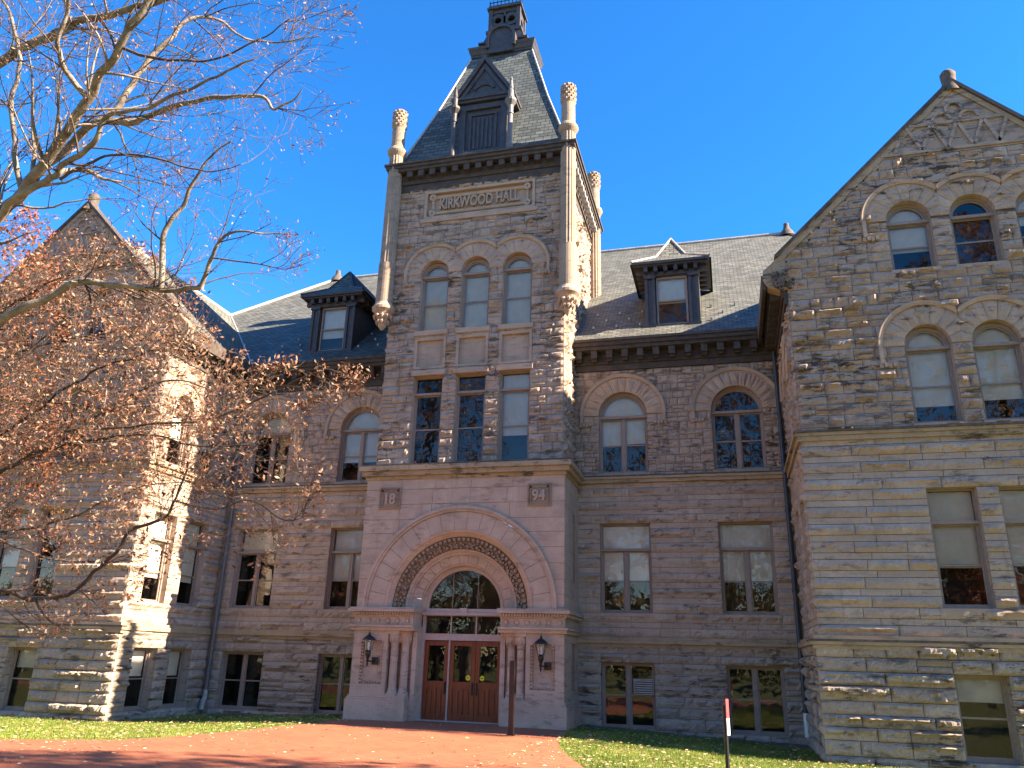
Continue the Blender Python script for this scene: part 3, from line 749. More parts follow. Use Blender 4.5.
# corner columns
for sx in (-1, 1):
    for yy in (TY-.20, TB+.05):
        x = sx*(TW+.17); m = MB(); r = .31
        m.lathe(x, yy, [(r, 14.0), (r, 15.6)], 24); m.lathe(x, yy, [(r*.98, 15.6), (r*.92, 15.65), (r*.9, 20.35)], 32, flute=.09)
        m.lathe(x, yy, [(r*.9, 20.3), (r*1.15, 20.42), (r*1.25, 20.5), (r*1.15, 20.6), (r*.85, 20.72), (r*.8, 22.0)], 24)
        o = m.build('corner_column', 'column', hall, False)
        m = MB()
        for j in range(6):
            for i in range(11):
                a = 2*pi*(i+.5*(j % 2))/11; z = 21.72+j*.125; rr = r*.86; m.lathe(x+rr*cos(a), yy+rr*sin(a), [(.001, z-.06), (.05, z-.01), (.04, z+.05), (.001, z+.06)], 5)
        m.lathe(x, yy, [(r*.82, 21.6), (r*.9, 21.66), (r*.86, 22.35), (r*.74, 22.46), (r*.4, 22.52), (.001, 22.53)], 16)
        for i in range(3):   # diagonal strap
            m.tube([(x+r*.8*cos(a0*1.3+i*2.1), yy+r*.8*sin(a0*1.3+i*2.1), 20.85+a0*.45) for a0 in [q*.25 for q in range(7)]], .022, 4)
        m.build('carved_cap', 'carved', o)
        m = MB(); m.lathe(x, yy, [(.04, 12.95), (.14, 13.1), (.19, 13.35), (.31, 13.62), (.41, 13.72), (.41, 13.82), (.35, 13.9), (.31, 14.0)], 20)
        for i in range(10):
            a = 2*pi*i/10
            for z, rr in ((13.25, .2), (13.45, .3)): m.lathe(x+rr*cos(a), yy+rr*sin(a), [(.001, z-.09), (.07, z), (.05, z+.07), (.001, z+.08)], 6)
        m.build('column_bracket', 'trim', o)
# tower roof
tr = MB(); lv = [(3.62, 3.05, 19.83), (3.2, 2.68, 20.5), (2.33, 1.78, 23.2), (1.38, .74, 26.6)]
for (a, c, za), (b, d, zb) in zip(lv[:-1], lv[1:]):
    y = TCY
    for sg in (-1, 1): roof_face(tr, [(-a, y+sg*c, za), (a, y+sg*c, za), (b, y+sg*d, zb), (-b, y+sg*d, zb)])
    for s in (-1, 1): roof_face(tr, [(s*a, y-c, za), (s*a, y+c, za), (s*b, y+d, zb), (s*b, y-d, zb)])
tro = tr.build('tower_roof', 'slate_tower', hall)
m = MB()
for sx in (-1, 1):
    for sy in (-1, 1): m.tube([(sx*a, TCY+sy*c, z+.02) for a, c, z in lv], .045, 6)
m.build('hip_capping', 'lead', tro)
def sq(mb, a, ay, z0, z1, a2=None, ay2=None):
    a2 = a2 or a; ay2 = ay2 or ay; p = [(-a, -ay, z0), (a, -ay, z0), (a, ay, z0), (-a, ay, z0), (-a2, -ay2, z1), (a2, -ay2, z1), (a2, ay2, z1), (-a2, ay2, z1)]
    b = [(x, y+TCY, z) for x, y, z in p]
    for q in ((0, 1, 2, 3), (4, 5, 6, 7), (0, 1, 5, 4), (1, 2, 6, 5), (2, 3, 7, 6), (3, 0, 4, 7)): mb.face([b[i] for i in q])
m = MB(); sq(m, 1.34, .70, 26.4, 26.7); sq(m, 1.38, .74, 26.703, 26.82); sq(m, 1.40, .76, 26.823, 26.95, 1.46, .82); sq(m, 1.46, .82, 26.953, 27.05); sq(m, 1.47, .83, 27.053, 27.16, 1.52, .88)
sq(m, 1.25, .7, 27.163, 27.5, 1.05, .58); sq(m, 1.12, .64, 27.503, 27.6); sq(m, .94, .56, 27.603, 28.1, .74, .5); sq(m, .82, .56, 28.103, 28.25)
cp = m.build('roof_cap', 'dormer', tro)
# round-headed louvre on the cap, front and back
for y0, sg in ((TCY-.9, -1), (TCY+.9, 1)):
    Fc = Fr((0, y0, 0), (1, 0, 0), (0, sg, 0)); m = MB()
    m.box(-.54, .54, -.5, -.03, 26.7, 27.45, F=Fc); ring(m, Fc, 0, 27.45, 0, .54, -.5, -.03, n=18); ring(m, Fc, 0, 27.45, .54, .66, -.5, .06, n=18)
    m.box(-.66, -.54, -.5, .06, 26.95, 27.45, F=Fc); m.box(.54, .66, -.5, .06, 26.95, 27.45, F=Fc)
    m.build('louvre', 'dormer', cp)
# lantern box with pierced sides and cresting
m = MB(); q = .64; qy = .42
for sx in (-1, 1):
    for sy in (-1, 1): m.box(sx*q-.09, sx*q+.09, TCY+sy*qy-.09, TCY+sy*qy+.09, 28.25, 29.45)
for sy in (-1, 1):
    y = TCY+sy*qy; Fc = Fr((0, y, 0), (1, 0, 0), (0, -1, 0))
    m.box(-q, q, -.04, .04, 28.25, 28.45, F=Fc); m.box(-q, q, -.04, .04, 29.25, 29.45, F=Fc); m.box(-.05, .05, -.04, .04, 28.45, 29.25, F=Fc)
    for cx_ in (-.31, .31): ring(m, Fc, cx_, 28.85, .18, .36, -.04, .04, n=12, a0=0, a1=2*pi)
for sx in (-1, 1):
    Fc = Fr((sx*q, TCY, 0), (0, 1, 0), (1, 0, 0)); m.box(-qy, qy, -.04, .04, 28.25, 28.45, F=Fc); m.box(-qy, qy, -.04, .04, 29.25, 29.45, F=Fc)
    ring(m, Fc, 0, 28.85, .2, .40, -.04, .04, n=12, a0=0, a1=2*pi)
sq(m, .80, .58, 29.453, 29.55); sq(m, .74, .52, 29.553, 29.68)
lan = m.build('lantern', 'dormer', tro)
m = MB()
for s in (-1, 1):
    for k in range(9):
        u = -.7+.175*k; m.tube([(u, TCY+s*.48, 29.6), (u, TCY+s*.48, 29.98+.12*(k % 2))], .022, 4)
    for k in range(4): m.tube([(s*.7, TCY-.36+.24*k, 29.6), (s*.7, TCY-.36+.24*k, 30.0)], .022, 4)
    m.tube([(-.7, TCY+s*.48, 29.88), (.7, TCY+s*.48, 29.88)], .02, 4); m.tube([(s*.7, TCY-.48, 29.88), (s*.7, TCY+.48, 29.88)], .02, 4)
m.build('cresting', 'black', lan)
# tower dormer
yd = TY-.02; Fd = Fr((0, yd, 0), (1, 0, 0), (0, -1, 0)); m = MB()
m.box(-.98, .98, -2.0, -.1, 19.85, 22.5, F=Fd)
for s in (-1, 1):
    a, b = sorted((s*.72, s*.98)); m.box(a, b, -.1, .0, 19.85, 22.45, F=Fd)
m.box(-.72, .72, -.1, 0, 22.2, 22.45, F=Fd); m.box(-.72, .72, -.1, .0, 19.85, 20.1, F=Fd)
for (a, b, c_, d_) in ((-.55, -.47, 20.25, 22.0), (.47, .55, 20.25, 22.0), (-.47, .47, 21.92, 22.0), (-.47, .47, 20.25, 20.33)): m.box(a, b, -.1, -.03, c_, d_, F=Fd)
for k in range(5): m.box(-.4+.17*k, -.32+.17*k, -.1, -.05, 20.4, 21.8, F=Fd)
m.box(-1.25, 1.25, -1.6, .1, 22.5, 22.62, F=Fd); m.box(-1.3, 1.3, -1.6, .16, 22.623, 22.75, F=Fd)
td = m.build('tower_dormer', 'dormer', tro)
m = MB(); ap = 24.75
for (a, hh, d) in ((1.28, 0, .12), (1.02, -.0, .05)):
    k_ = a/1.28
    for s in (-1, 1):
        top = 22.75+(ap-22.75)*k_
        m.prism([Fd.P(s*a, 22.75, d), Fd.P(s*(a-.17), 22.75, d), Fd.P(0, top-.28, d), Fd.P(0, top, d)], -Fd.n*(1.8+d))
m.face([Fd.P(-1.1, 22.76, -.02), Fd.P(1.1, 22.76, -.02), Fd.P(0, ap-.3, -.02)])
ring(m, Fd, 0, 22.9, .4, .5, -.02, .04, n=14, a0=.5, a1=pi-.5)
m.build('pediment', 'dormer', td)
for s in (-1, 1):
    m = MB(); x, y = s*1.14, yd-.12
    m.lathe(x, y, [(.14, 19.9), (.14, 20.3), (.10, 20.34), (.10, 21.6), (.13, 21.63), (.13, 21.7), (.11, 21.74), (.12, 22.0), (.21, 22.16), (.23, 22.2), (.23, 22.3), (.12, 22.36), (.13, 22.7), (.08, 22.8), (.10, 22.86), (.05, 23.2), (.07, 23.25), (.001, 23.45)], 12)
    m.build('pinnacle', 'pipegrey' if s > 0 else 'dormer', td, False)

# ------------------------------------------------------------------ entrance porch
PW = 3.38; R0 = 3.02; ZI = 3.30
mb = MB()
wall(mb, FP, -PW, PW, (ZI, 7.50), circ=[(0, ZI, 3.0)], h=.46, w=(1.0, 1.5), prof='smooth', base=.012, gap=.007)
mb.build('porch_wall', ['smooth', 'mortar'], hall)
for s in (-1, 1):
    Fs = Fr((s*PW, PY, 0), (0, 1, 0), (s, 0, 0)); mb = MB()
    wall(mb, Fs, 0, 2.34, (ZG, 7.50), [(1.35, 1.7, 4.2, 6.4), (1.2, 1.75, 1.0, 2.35)], h=.46, w=(.8, 1.3), prof='smooth', base=.01, gap=.004)
    mb.build('porch_wall', ['smooth', 'mortar'], hall)
    m = MB(); 
    for a, b, c_, d_ in ((1.35, 1.7, 4.2, 6.4), (1.2, 1.75, 1.0, 2.35)):
        m.box(a, b, -.16, -.12, c_, d_, F=Fs)
        for e in ((a-.02, a, c_, d_), (b, b+.02, c_, d_), (a, b, c_-.02, c_), (a, b, d_, d_+.02)): m.box(e[0], e[1], -.2, .004, e[2], e[3], F=Fs)
        m.build('slit_window', 'carved', hall); m = MB()
m = MB(); 
for (h, za, zb) in ((.05, 7.40, 7.52), (.16, 7.523, 7.68), (.24, 7.683, 7.84), (.21, 7.843, 7.9)): m.box(-PW-h, PW+h, PY-h, 0, za, zb, mi=int(za > 7.84))
m.build('belt_course', ['belt', 'soot'], hall, label='stained stone cornice on top of the entrance porch')
# concentric portal rings
m = MB()
ring(m, FP, 0, ZI, 3.0, 3.08, -.3, .07, n=64); ring(m, FP, 0, ZI, 3.08, 3.17, -.02, .11, n=64)
ring(m, FP, 0, ZI, 2.42, 2.99, -.5, .03, n=76, blocks=19)
ring(m, FP, 0, ZI, 2.34, 2.42, -.5, .05, n=64, din=.01); ring(m, FP, 0, ZI, 2.22, 2.34, -.6, -.02, n=64, din=-.12)
ring(m, FP, 0, ZI, 1.76, 1.84, -.8, -.28, n=48, din=-.33); ring(m, FP, 0, ZI, 1.68, 1.76, -.8, -.36, n=48)
ring(m, FP, 0, ZI, 1.42, 1.68, -.9, -.42, n=60, blocks=15, din=-.5); ring(m, FP, 0, ZI, 1.36, 1.42, -.9, -.54, n=48); ring(m, FP, 0, ZI, 1.26, 1.36, -.95, -.66, n=48, din=-.78)
portal = m.build('portal_arch', 'smooth', hall)
m = MB()
ring(m, FP, 0, ZI, 1.84, 2.22, -.7, -.2, n=64, din=-.34)
for k in range(42):
    a = pi*(k+.5)/42; u, z = 2.13*cos(a), ZI+2.13*sin(a)
    ring(m, FP, u, z, .0, .055, -.25, -.10, n=6, a0=0, a1=2*pi)
for k in range(22):
    a = pi*(k+.5)/22
    for j in range(5):
        aa = a+.05*sin(j*2.2+k); r = 1.88+.042*j; u, z = r*cos(aa), ZI+r*sin(aa)
        ring(m, FP, u, z, .0, .035+.012*(j % 2), -.35, -.20+.02*(j % 3), n=6, a0=0, a1=2*pi)
    s = 1 if k % 2 else -1
    m.tube([FP.P((1.87+.22*t)*cos(a+s*.09*sin(t*3.1)), ZI+(1.87+.22*t)*sin(a+s*.09*sin(t*3.1)), -.22) for t in [q/5 for q in range(6)]], .022, 5)
m.build('carved_band', 'carved', portal)
# porch piers: plinth, panel, columns, impost
for s in (-1, 1):
    m = MB()
    def bx(a, b, y0, y1, z0, z1): a, b = sorted((s*a, s*b)); m.box(a, b, y0, y1, z0, z1, tint=random.uniform(.3, .7))
    # pier body with a sunk panel (x 2.35..3.12, z 1.0..2.3)
    bx(2.22, 2.36, PY, -1.5, .68, 2.60); bx(3.10, PW-.002, PY, PY+.5, .68, 2.60); bx(2.36, 3.10, PY, PY+.5, 2.30, 2.60); bx(2.36, 3.10, PY, PY+.5, .68, 1.02); bx(2.36, 3.10, PY+.09, PY+.5, 1.02, 2.30)
    for k in range(13):
        z = 1.07+k*.098
        for u in (2.40, 3.06): bx(u-.03, u+.03, PY+.0, PY+.09, z, z+.055)
    for k in range(7):
        for z in (1.05, 2.24): bx(2.47+k*.085, 2.51+k*.085, PY+.0, PY+.09, z, z+.045)
    # jamb behind the columns
    bx(1.36, 2.22, PY+.42, -1.4, .68, 2.60); bx(1.352, 1.50, PY+.28, -1.45, 0, 2.595)
    pier = m.build('porch_pier', 'smooth', hall)
    m = MB(); 
    def rb(a, b, y0, y1, z0, z1): a, b = sorted((s*a, s*b)); m.box(a, b, y0, y1, z0, z1)
    rb(1.50, PW+.10, PY-.10, 0, ZG, .58); rb(1.52, PW+.07, PY-.07, 0, .583, .64); rb(1.54, PW+.04, PY-.03, 0, .643, .70)
    m.build('plinth', 'smooth', pier)
    for cx_, cy_ in ((1.72, PY+.26), (2.04, PY+.16)):
        m = MB(); x = s*cx_
        m.lathe(x, cy_, [(.17, .70), (.17, .80), (.145, .84), (.155, .88), (.125, .92), (.12, 2.12), (.145, 2.15), (.12, 2.18), (.13, 2.25), (.19, 2.42), (.2, 2.5)], 18)
        m.box(x-.2, x+.2, cy_-.2, cy_+.2, 2.5, 2.6); m.box(x-.17, x+.17, cy_-.17, cy_+.17, .66, .76)
        for k in range(8):
            a = 2*pi*k/8; m.lathe(x+.155*cos(a), cy_+.155*sin(a), [(.001, 2.22), (.04, 2.3), (.05, 2.42), (.001, 2.46)], 6)
        m.build('column', 'smooth', pier, False)
    m = MB()
    for (h, i0, za, zb) in ((.08, 1.36, 2.60, 2.70), (.14, 1.36, 2.703, 2.76), (.02, 1.42, 2.763, 3.02), (.05, 1.4, 3.023, 3.06), (.08, 1.4, 3.063, 3.16), (.20, 1.34, 3.163, 3.25), (.16, 1.34, 3.253, ZI)):
        a, b = sorted((s*i0, s*(PW+h))); m.box(a, b, PY-h+(.0), 0, za, zb)
    for k in range(22):
        x = s*(1.45+k*.088); m.box(x-.026, x+.026, PY-.14, PY-.08, 3.075, 3.155)
    for k in range(16):
        y = PY+.05+k*.14; a, b = sorted((s*(PW+.08), s*(PW+.14))); m.box(a, b, y-.03, y+.03, 3.075, 3.155)
    for k in range(6):
        x = s*(1.6+k*.33)
        ring(m, Fr((0, PY-.02, 0), (1, 0, 0), (0, -1, 0)), x, 2.9, .0, .06, 0, .045, n=8, a0=0, a1=2*pi)
        ring(m, Fr((0, PY-.02, 0), (1, 0, 0), (0, -1, 0)), x, 2.9, .075, .09, 0, .025, n=10, a0=0, a1=2*pi)
    m.build('impost', 'smooth', pier)
# doorway
DY = -1.55; FD = Fr((0, DY, 0), (1, 0, 0), (0, -1, 0))
m = MB()
for a, b, c_, d_, e in ((-1.36, -1.27, 0, 3.3, .09), (1.27, 1.36, 0, 3.3, .09), (-1.27, 1.27, 2.36, 2.56, .1), (-1.27, 1.27, 3.1, 3.32, .12), (-.46, -.41, 0, 2.36, .07), (-.44, -.40, 2.56, 3.1, .05), (.40, .44, 2.56, 3.1, .05), (-1.36, 1.36, -.05, .03, .25), (-.12, .12, 3.16, 3.34, .18)):
    m.box(a, b, -.05, e, c_, d_, F=FD)
m.box(-1.4, 1.4, .12, .2, 3.12, 3.2, F=FD)
ring(m, FD, 0, 3.32, 1.2, 1.3, -.05, .08, n=40)
df = m.build('door_frame', 'framed', hall)
m = MB(); m.face([FD.P(1.22*cos(pi*i/30), 3.32+1.22*sin(pi*i/30), .0) for i in range(31)])
for a, b in ((-1.27, -.44), (-.4, .4), (.44, 1.27)): m.face([FD.P(a, 2.56, 0), FD.P(b, 2.56, 0), FD.P(b, 3.1, 0), FD.P(a, 3.1, 0)])
m.build('pane', 'glass', df)
m = MB()
for x in (-.42, .42): m.box(x-.008, x+.008, -.03, .008, 3.32, 4.45, F=FD)
m.build('glazing_bar', 'frame', df)
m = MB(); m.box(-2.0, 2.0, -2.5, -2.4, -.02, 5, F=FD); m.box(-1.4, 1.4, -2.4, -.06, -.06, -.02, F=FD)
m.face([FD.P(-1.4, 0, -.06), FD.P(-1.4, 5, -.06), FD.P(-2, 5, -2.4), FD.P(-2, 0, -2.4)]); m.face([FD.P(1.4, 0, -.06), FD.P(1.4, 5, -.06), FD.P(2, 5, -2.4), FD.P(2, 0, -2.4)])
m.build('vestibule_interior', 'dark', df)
for k, (a, b) in enumerate(((-1.26, -.465), (-.405, .425), (.44, 1.26))):
    m = MB(); t = .13; zt = 2.34
    B = lambda a_, b_, c_, d_, e=.04: m.box(a_, b_, -.01, e, c_, d_, F=FD)
    B(a, a+t, .03, zt); B(b-t, b, .03, zt); B(a+t, b-t, zt-.14, zt); B(a+t, b-t, .95, 1.15); B(a+t, b-t, .03, .2)
    c_ = (a+b)/2; B(c_-.05, c_+.05, .2, .95)
    for u0_, u1_ in ((a+t, c_-.05), (c_+.05, b-t)):
        B(u0_, u1_, .2, .95, .005); B(u0_+.05, u1_-.05, .26, .89, .028)
    d = m.build('door', 'wood', hall)
    m = MB(); m.face([FD.P(a+t, 1.15, .015), FD.P(b-t, 1.15, .015), FD.P(b-t, zt-.14, .015), FD.P(a+t, zt-.14, .015)]); m.build('pane', 'glass', d)
    m = MB(); hx = b-.065 if k in (0, 1) else a+.065
    m.tube([FD.P(hx, .80, .05), FD.P(hx, .82, .1), FD.P(hx, 1.08, .1), FD.P(hx, 1.10, .05)], .014, 6, cap=True); m.box(hx-.03, hx+.03, .04, .055, .76, 1.14, F=FD); m.build('handle', 'black', d)
    if k:
        sx_ = b-.22 if k == 1 else a+.22
        m = MB(); ring(m, FD, sx_, 1.27, .0, .075, .018, .024, n=20, a0=0, a1=2*pi); m.box(sx_-.045, sx_+.045, .024, .027, 1.258, 1.282, F=FD, mi=1); m.build('sticker', ['yellow', 'black'], d)
# date blocks
for x, tx in ((-2.5, '18'), (2.57, '94')):
    m = MB(); m.box(x-.38, x+.38, .0, .035, 6.42, 7.14, F=FP)
    for a in ((x-.38, x-.34, 6.42, 7.14), (x+.34, x+.38, 6.42, 7.14), (x-.34, x+.34, 6.42, 6.46), (x-.34, x+.34, 7.10, 7.14)): m.box(a[0], a[1], .035, .07, a[2], a[3], F=FP)
    for k in range(7):
        for u, z in ((x-.28+.093*k, 7.03), (x-.28, 6.53+.083*k), (x+.28, 6.53+.083*k)): ring(m, FP, u, z, .0, .036, .035, .065, n=6, a0=0, a1=2*pi)
    p = m.build('date_block', 'carved', hall)
    text(tx, .48, FP, x+(-.02), 6.74, .06, .03, 'smooth', p, .9, bold=.012)

# ------------------------------------------------------------------ downspouts (building parts)
m = MB(); m.tube([(10.12, -.16, 12.2), (10.12, -.16, .55)], .075, 10)
for z in (1.5, 4, 6.5, 9): m.tube([(10.12, -.16, z), (10.12, -.16, z+.09)], .095, 10, cap=True)
dp = m.build('downspout', 'pipe', hall, label='blue black downspout in the right inner corner')
m = MB(); m.tube([(10.12, -.16, .6), (10.12, -.16, -.05)], .085, 10, cap=True); m.build('pipe_boot', 'white', dp)
m = MB(); m.tube([(-9.95, -.2, 12.2), (-9.95, -.2, .5)], .08, 10)
for z in (1.5, 4, 6.5, 9): m.tube([(-9.95, -.2, z), (-9.95, -.2, z+.09)], .1, 10, cap=True)
dp = m.build('downspout', 'pipegrey', hall, label='grey downspout in the left inner corner')
m = MB(); m.tube([(-9.95, -.2, .55), (-9.95, -.2, .3), (-9.95, -.26, .2), (-9.95, -.3, -.1)], .09, 10, cap=True); m.build('pipe_boot', 'lead', dp)

# ------------------------------------------------------------------ ground
def gz(x, y):
    k = min(1, max(0, (abs(x)-2.5)/8)); f = min(1, max(0, (y+13)/6)); return -.25*k*k*(3-2*k)*f-.01
def sheet(mb, xs_, ys_, dz=0, keep=None):
    P = [[(x, y, gz(x, y)+dz) for x in xs_] for y in ys_]
    mb.grid(P, len(xs_)-1, len(ys_)-1, (lambda i, j: not keep((xs_[i]+xs_[i+1])/2, (ys_[j]+ys_[j+1])/2)) if keep else None)
rng = lambda a, b, n: [a+(b-a)*i/n for i in range(n+1)]
xs_ = [-600, -200, -80, -45]+rng(-30, 30, 120)+[45, 80, 200, 600]; ys_ = [-600, -200, -80]+rng(-40, 6, 92)+[20, 60, 200, 800]
m = MB(); sheet(m, xs_, ys_); tag(m.build('lawn_ground', 'lawn'), kind='structure')
plaza_poly = [(-3.45, -1.4), (3.5, -1.4), (3.75, -4.9), (4.2, -7), (5.3, -10.1), (6.6, -13), (9, -17), (12, -19), (10, -21), (0, -19.5), (-12, -19), (-60, -26), (-60, -22), (-25, -16), (-10.5, -12.4), (-6.9, -11.5), (-4.9, -10.6), (-4.15, -9.3), (-3.9, -7), (-3.5, -4.6), (-3.42, -3)]
def inpoly(x, y, P):
    r = False; n = len(P)
    for i in range(n):
        (x1, y1), (x2, y2) = P[i], P[(i+1) % n]
        if (y1 > y) != (y2 > y) and x < (x2-x1)*(y-y1)/(y2-y1)+x1: r = not r
    return r
bm = bmesh.new(); 
vv = [bm.verts.new((x, y, 0)) for x, y in plaza_poly]; bm.faces.new(vv)
for i in range(1, 40):
    bmesh.ops.bisect_plane(bm, geom=bm.verts[:]+bm.edges[:]+bm.faces[:], plane_co=(-14+i*.7, 0, 0), plane_no=(1, 0, 0))
for i in range(0, 18):
    bmesh.ops.bisect_plane(bm, geom=bm.verts[:]+bm.edges[:]+bm.faces[:], plane_co=(0, -2-i*.7, 0), plane_no=(0, 1, 0))
for v in bm.verts: v.co.z = gz(v.co.x, v.co.y)+.012
me = bpy.data.meshes.new('brick_plaza'); bm.to_mesh(me); bm.free(); me.materials.append(M['plaza'])
po = bpy.data.objects.new('brick_plaza', me); C.objects.link(po); po['kind'] = 'structure'
# gravel margins along the walls
m = MB()
grav = lambda x, y: (3.5 < x < 10.35 and y > -.75-.35*max(0, (x-8))) or (-10.3 < x < -3.5 and y > -.6) 
m = MB(); sheet(m, rng(-10.3, 10.4, 100), rng(-1.9, .0, 12), .006, grav); tag(m.build('gravel_margin', 'gravel'), kind='structure')

# grass
def on_lawn(x, y):
    if inpoly(x, y, plaza_poly): return False
    if abs(x) < 10.3 and y > -.6 or (abs(x) > 10.1 and y > -4.8): return False
    if abs(x) < 3.6 and y > -2.5: return False
    if x > 3.5 and grav(x, y): return False
    return True
gm = MB(); random.seed(3)
def blades(x0, x1, y0, y1, n, hmin, hmax, wd):
    for _ in range(n):
        x, y = random.uniform(x0, x1), random.uniform(y0, y1)
        if not on_lawn(x, y): continue
        z = gz(x, y); h = random.uniform(hmin, hmax)*(.6+.8*abs(noise.noise(Vector((x*1.3, y*1.3, 0))))); a = random.uniform(0, 6.28); l = random.uniform(-.6, .6)*h
        dx, dy = cos(a)*wd, sin(a)*wd
        gm.face([(x-dx, y-dy, z), (x+dx, y+dy, z), (x+dy*l/wd, y-dx*l/wd, z+h)], min(1, max(0, random.gauss(.42+.5*noise.noise(Vector((x*.8, y*.8, 5))), .22))))
blades(-17, -3.3, -15.5, -.6, 130000, .03, .08, .007)
blades(3.4, 13, -13, -.8, 110000, .03, .08, .007)
tag(gm.build('grass', 'grass'), 'short green grass on the lawns beside the plaza', 'grass', kind='stuff')
# fallen leaves
lm = MB()
def leafquad(mb, p, s, nrm=None, tint=.5):
    a = Vector((random.gauss(0, 1), random.gauss(0, 1), random.gauss(0, 1) if nrm is None else 0)).normalized()
    n = nrm or Vector((random.gauss(0, 1), random.gauss(0, 1), random.gauss(0, 1))).normalized()
    b = n.cross(a); b = b.normalized() if b.length > .01 else a.orthogonal(); p = Vector(p)
    mb.face([p-a*s, p-b*s*.42+n*s*.15, p+a*s, p+b*s*.42+n*s*.15], tint)
for _ in range(8000):
    r = random.random()
    if r < .5: x, y = random.uniform(-17, -3), random.uniform(-15, -1); 
    elif r < .62: x, y = random.uniform(-8, 6), random.uniform(-16, -2.4)
    else: x, y = random.uniform(3.4, 12), random.uniform(-13, -.3)
    onp = inpoly(x, y, plaza_poly)
    if onp and random.random() < .45: continue
    if y > -2.5 and abs(x) < 3.6 or (abs(x) > 10 and y > -4.8): continue
    z = gz(x, y)+(.03 if not onp else .02)+random.uniform(0, .03)*(not onp)
    leafquad(lm, (x, y, z), random.uniform(.025, .06), Vector((random.gauss(0, .3), random.gauss(0, .3), 1)).normalized(), random.random())
tag(lm.build('fallen_leaves', 'leaf_ground'), 'dry tan leaves scattered over lawn and brick', 'leaves', kind='stuff')

# ------------------------------------------------------------------ trees
def ray(u, v): return fw + rt*((u-512)/FPX) + up*((384-v)/FPX)
def PX(u, v, k): return CAM + ray(u, v)*k
def proj(p):
    d = Vector(p)-CAM; k = d.dot(fw)
    if k < .5: return None
    return 512+FPX*d.dot(rt)/k, 384-FPX*d.dot(up)/k
def smooth_path(pts, sub=4):
    P = [Vector(p) for p in pts]; out = []
    for i in range(len(P)-1):
        p0 = P[max(i-1, 0)]; p1 = P[i]; p2 = P[i+1]; p3 = P[min(i+2, len(P)-1)]
        for k in range(sub):
            t = k/sub; out.append(.5*((2*p1)+(p2-p0)*t+(2*p0-5*p1+4*p2-p3)*t*t+(3*p1-p0-3*p2+p3)*t**3))
    out.append(P[-1]); return out
def grow(bark, twig, leafm, start, d, length, rad, level, keep, leafp, leafs, bend=.22, up_=.12, gens=3, dens=1):
    n = max(3, int(length/.16)) if level < gens else 4
    pts = [Vector(start)]; dd = Vector(d).normalized(); st = length/n
    for i in range(n):
        dd = (dd+Vector((random.gauss(0, bend), random.gauss(0, bend), random.gauss(0, bend)+up_*.3))*.55).normalized()
        pts.append(pts[-1]+dd*st)
        if not keep(pts[-1]): break
    if len(pts) < 2: return
    rr = [max(.0028, rad*(1-.8*i/n)) for i in range(len(pts))]
    (bark if rad > .018 else twig).tube(pts, rr, 6 if rad > .03 else (4 if rad > .01 else 3))
    if level >= gens:
        for _ in range(leafp):
            p = random.choice(pts[1:])+Vector((random.gauss(0, .05), random.gauss(0, .05), random.gauss(-.02, .05)))
            if random.random() < .8: leafquad(leafm, p, random.uniform(.4, 1.35)*leafs, None, random.random())
        return
    nb = int((length/.30+2)*dens) if level == gens-1 else int((length/.42+2)*dens)
    for _ in range(nb):
        t = random.uniform(.15, 1); i = min(len(pts)-2, int(t*(len(pts)-1))); base = pts[i].lerp(pts[i+1], random.random())
        ax = (pts[i+1]-pts[i]).normalized(); q = ax.orthogonal().normalized(); b = ax.cross(q); a = random.uniform(0, 6.28)
        nd = ax*random.uniform(.5, 1)+(q*cos(a)+b*sin(a))*random.uniform(.55, 1)+Vector((0, 0, up_))
        grow(bark, twig, leafm, base, nd, length*random.uniform(.4, .7)*(1.1-.5*t), rr[i]*random.uniform(.42, .62), level+1, keep, leafp, leafs, bend, up_, gens, dens)

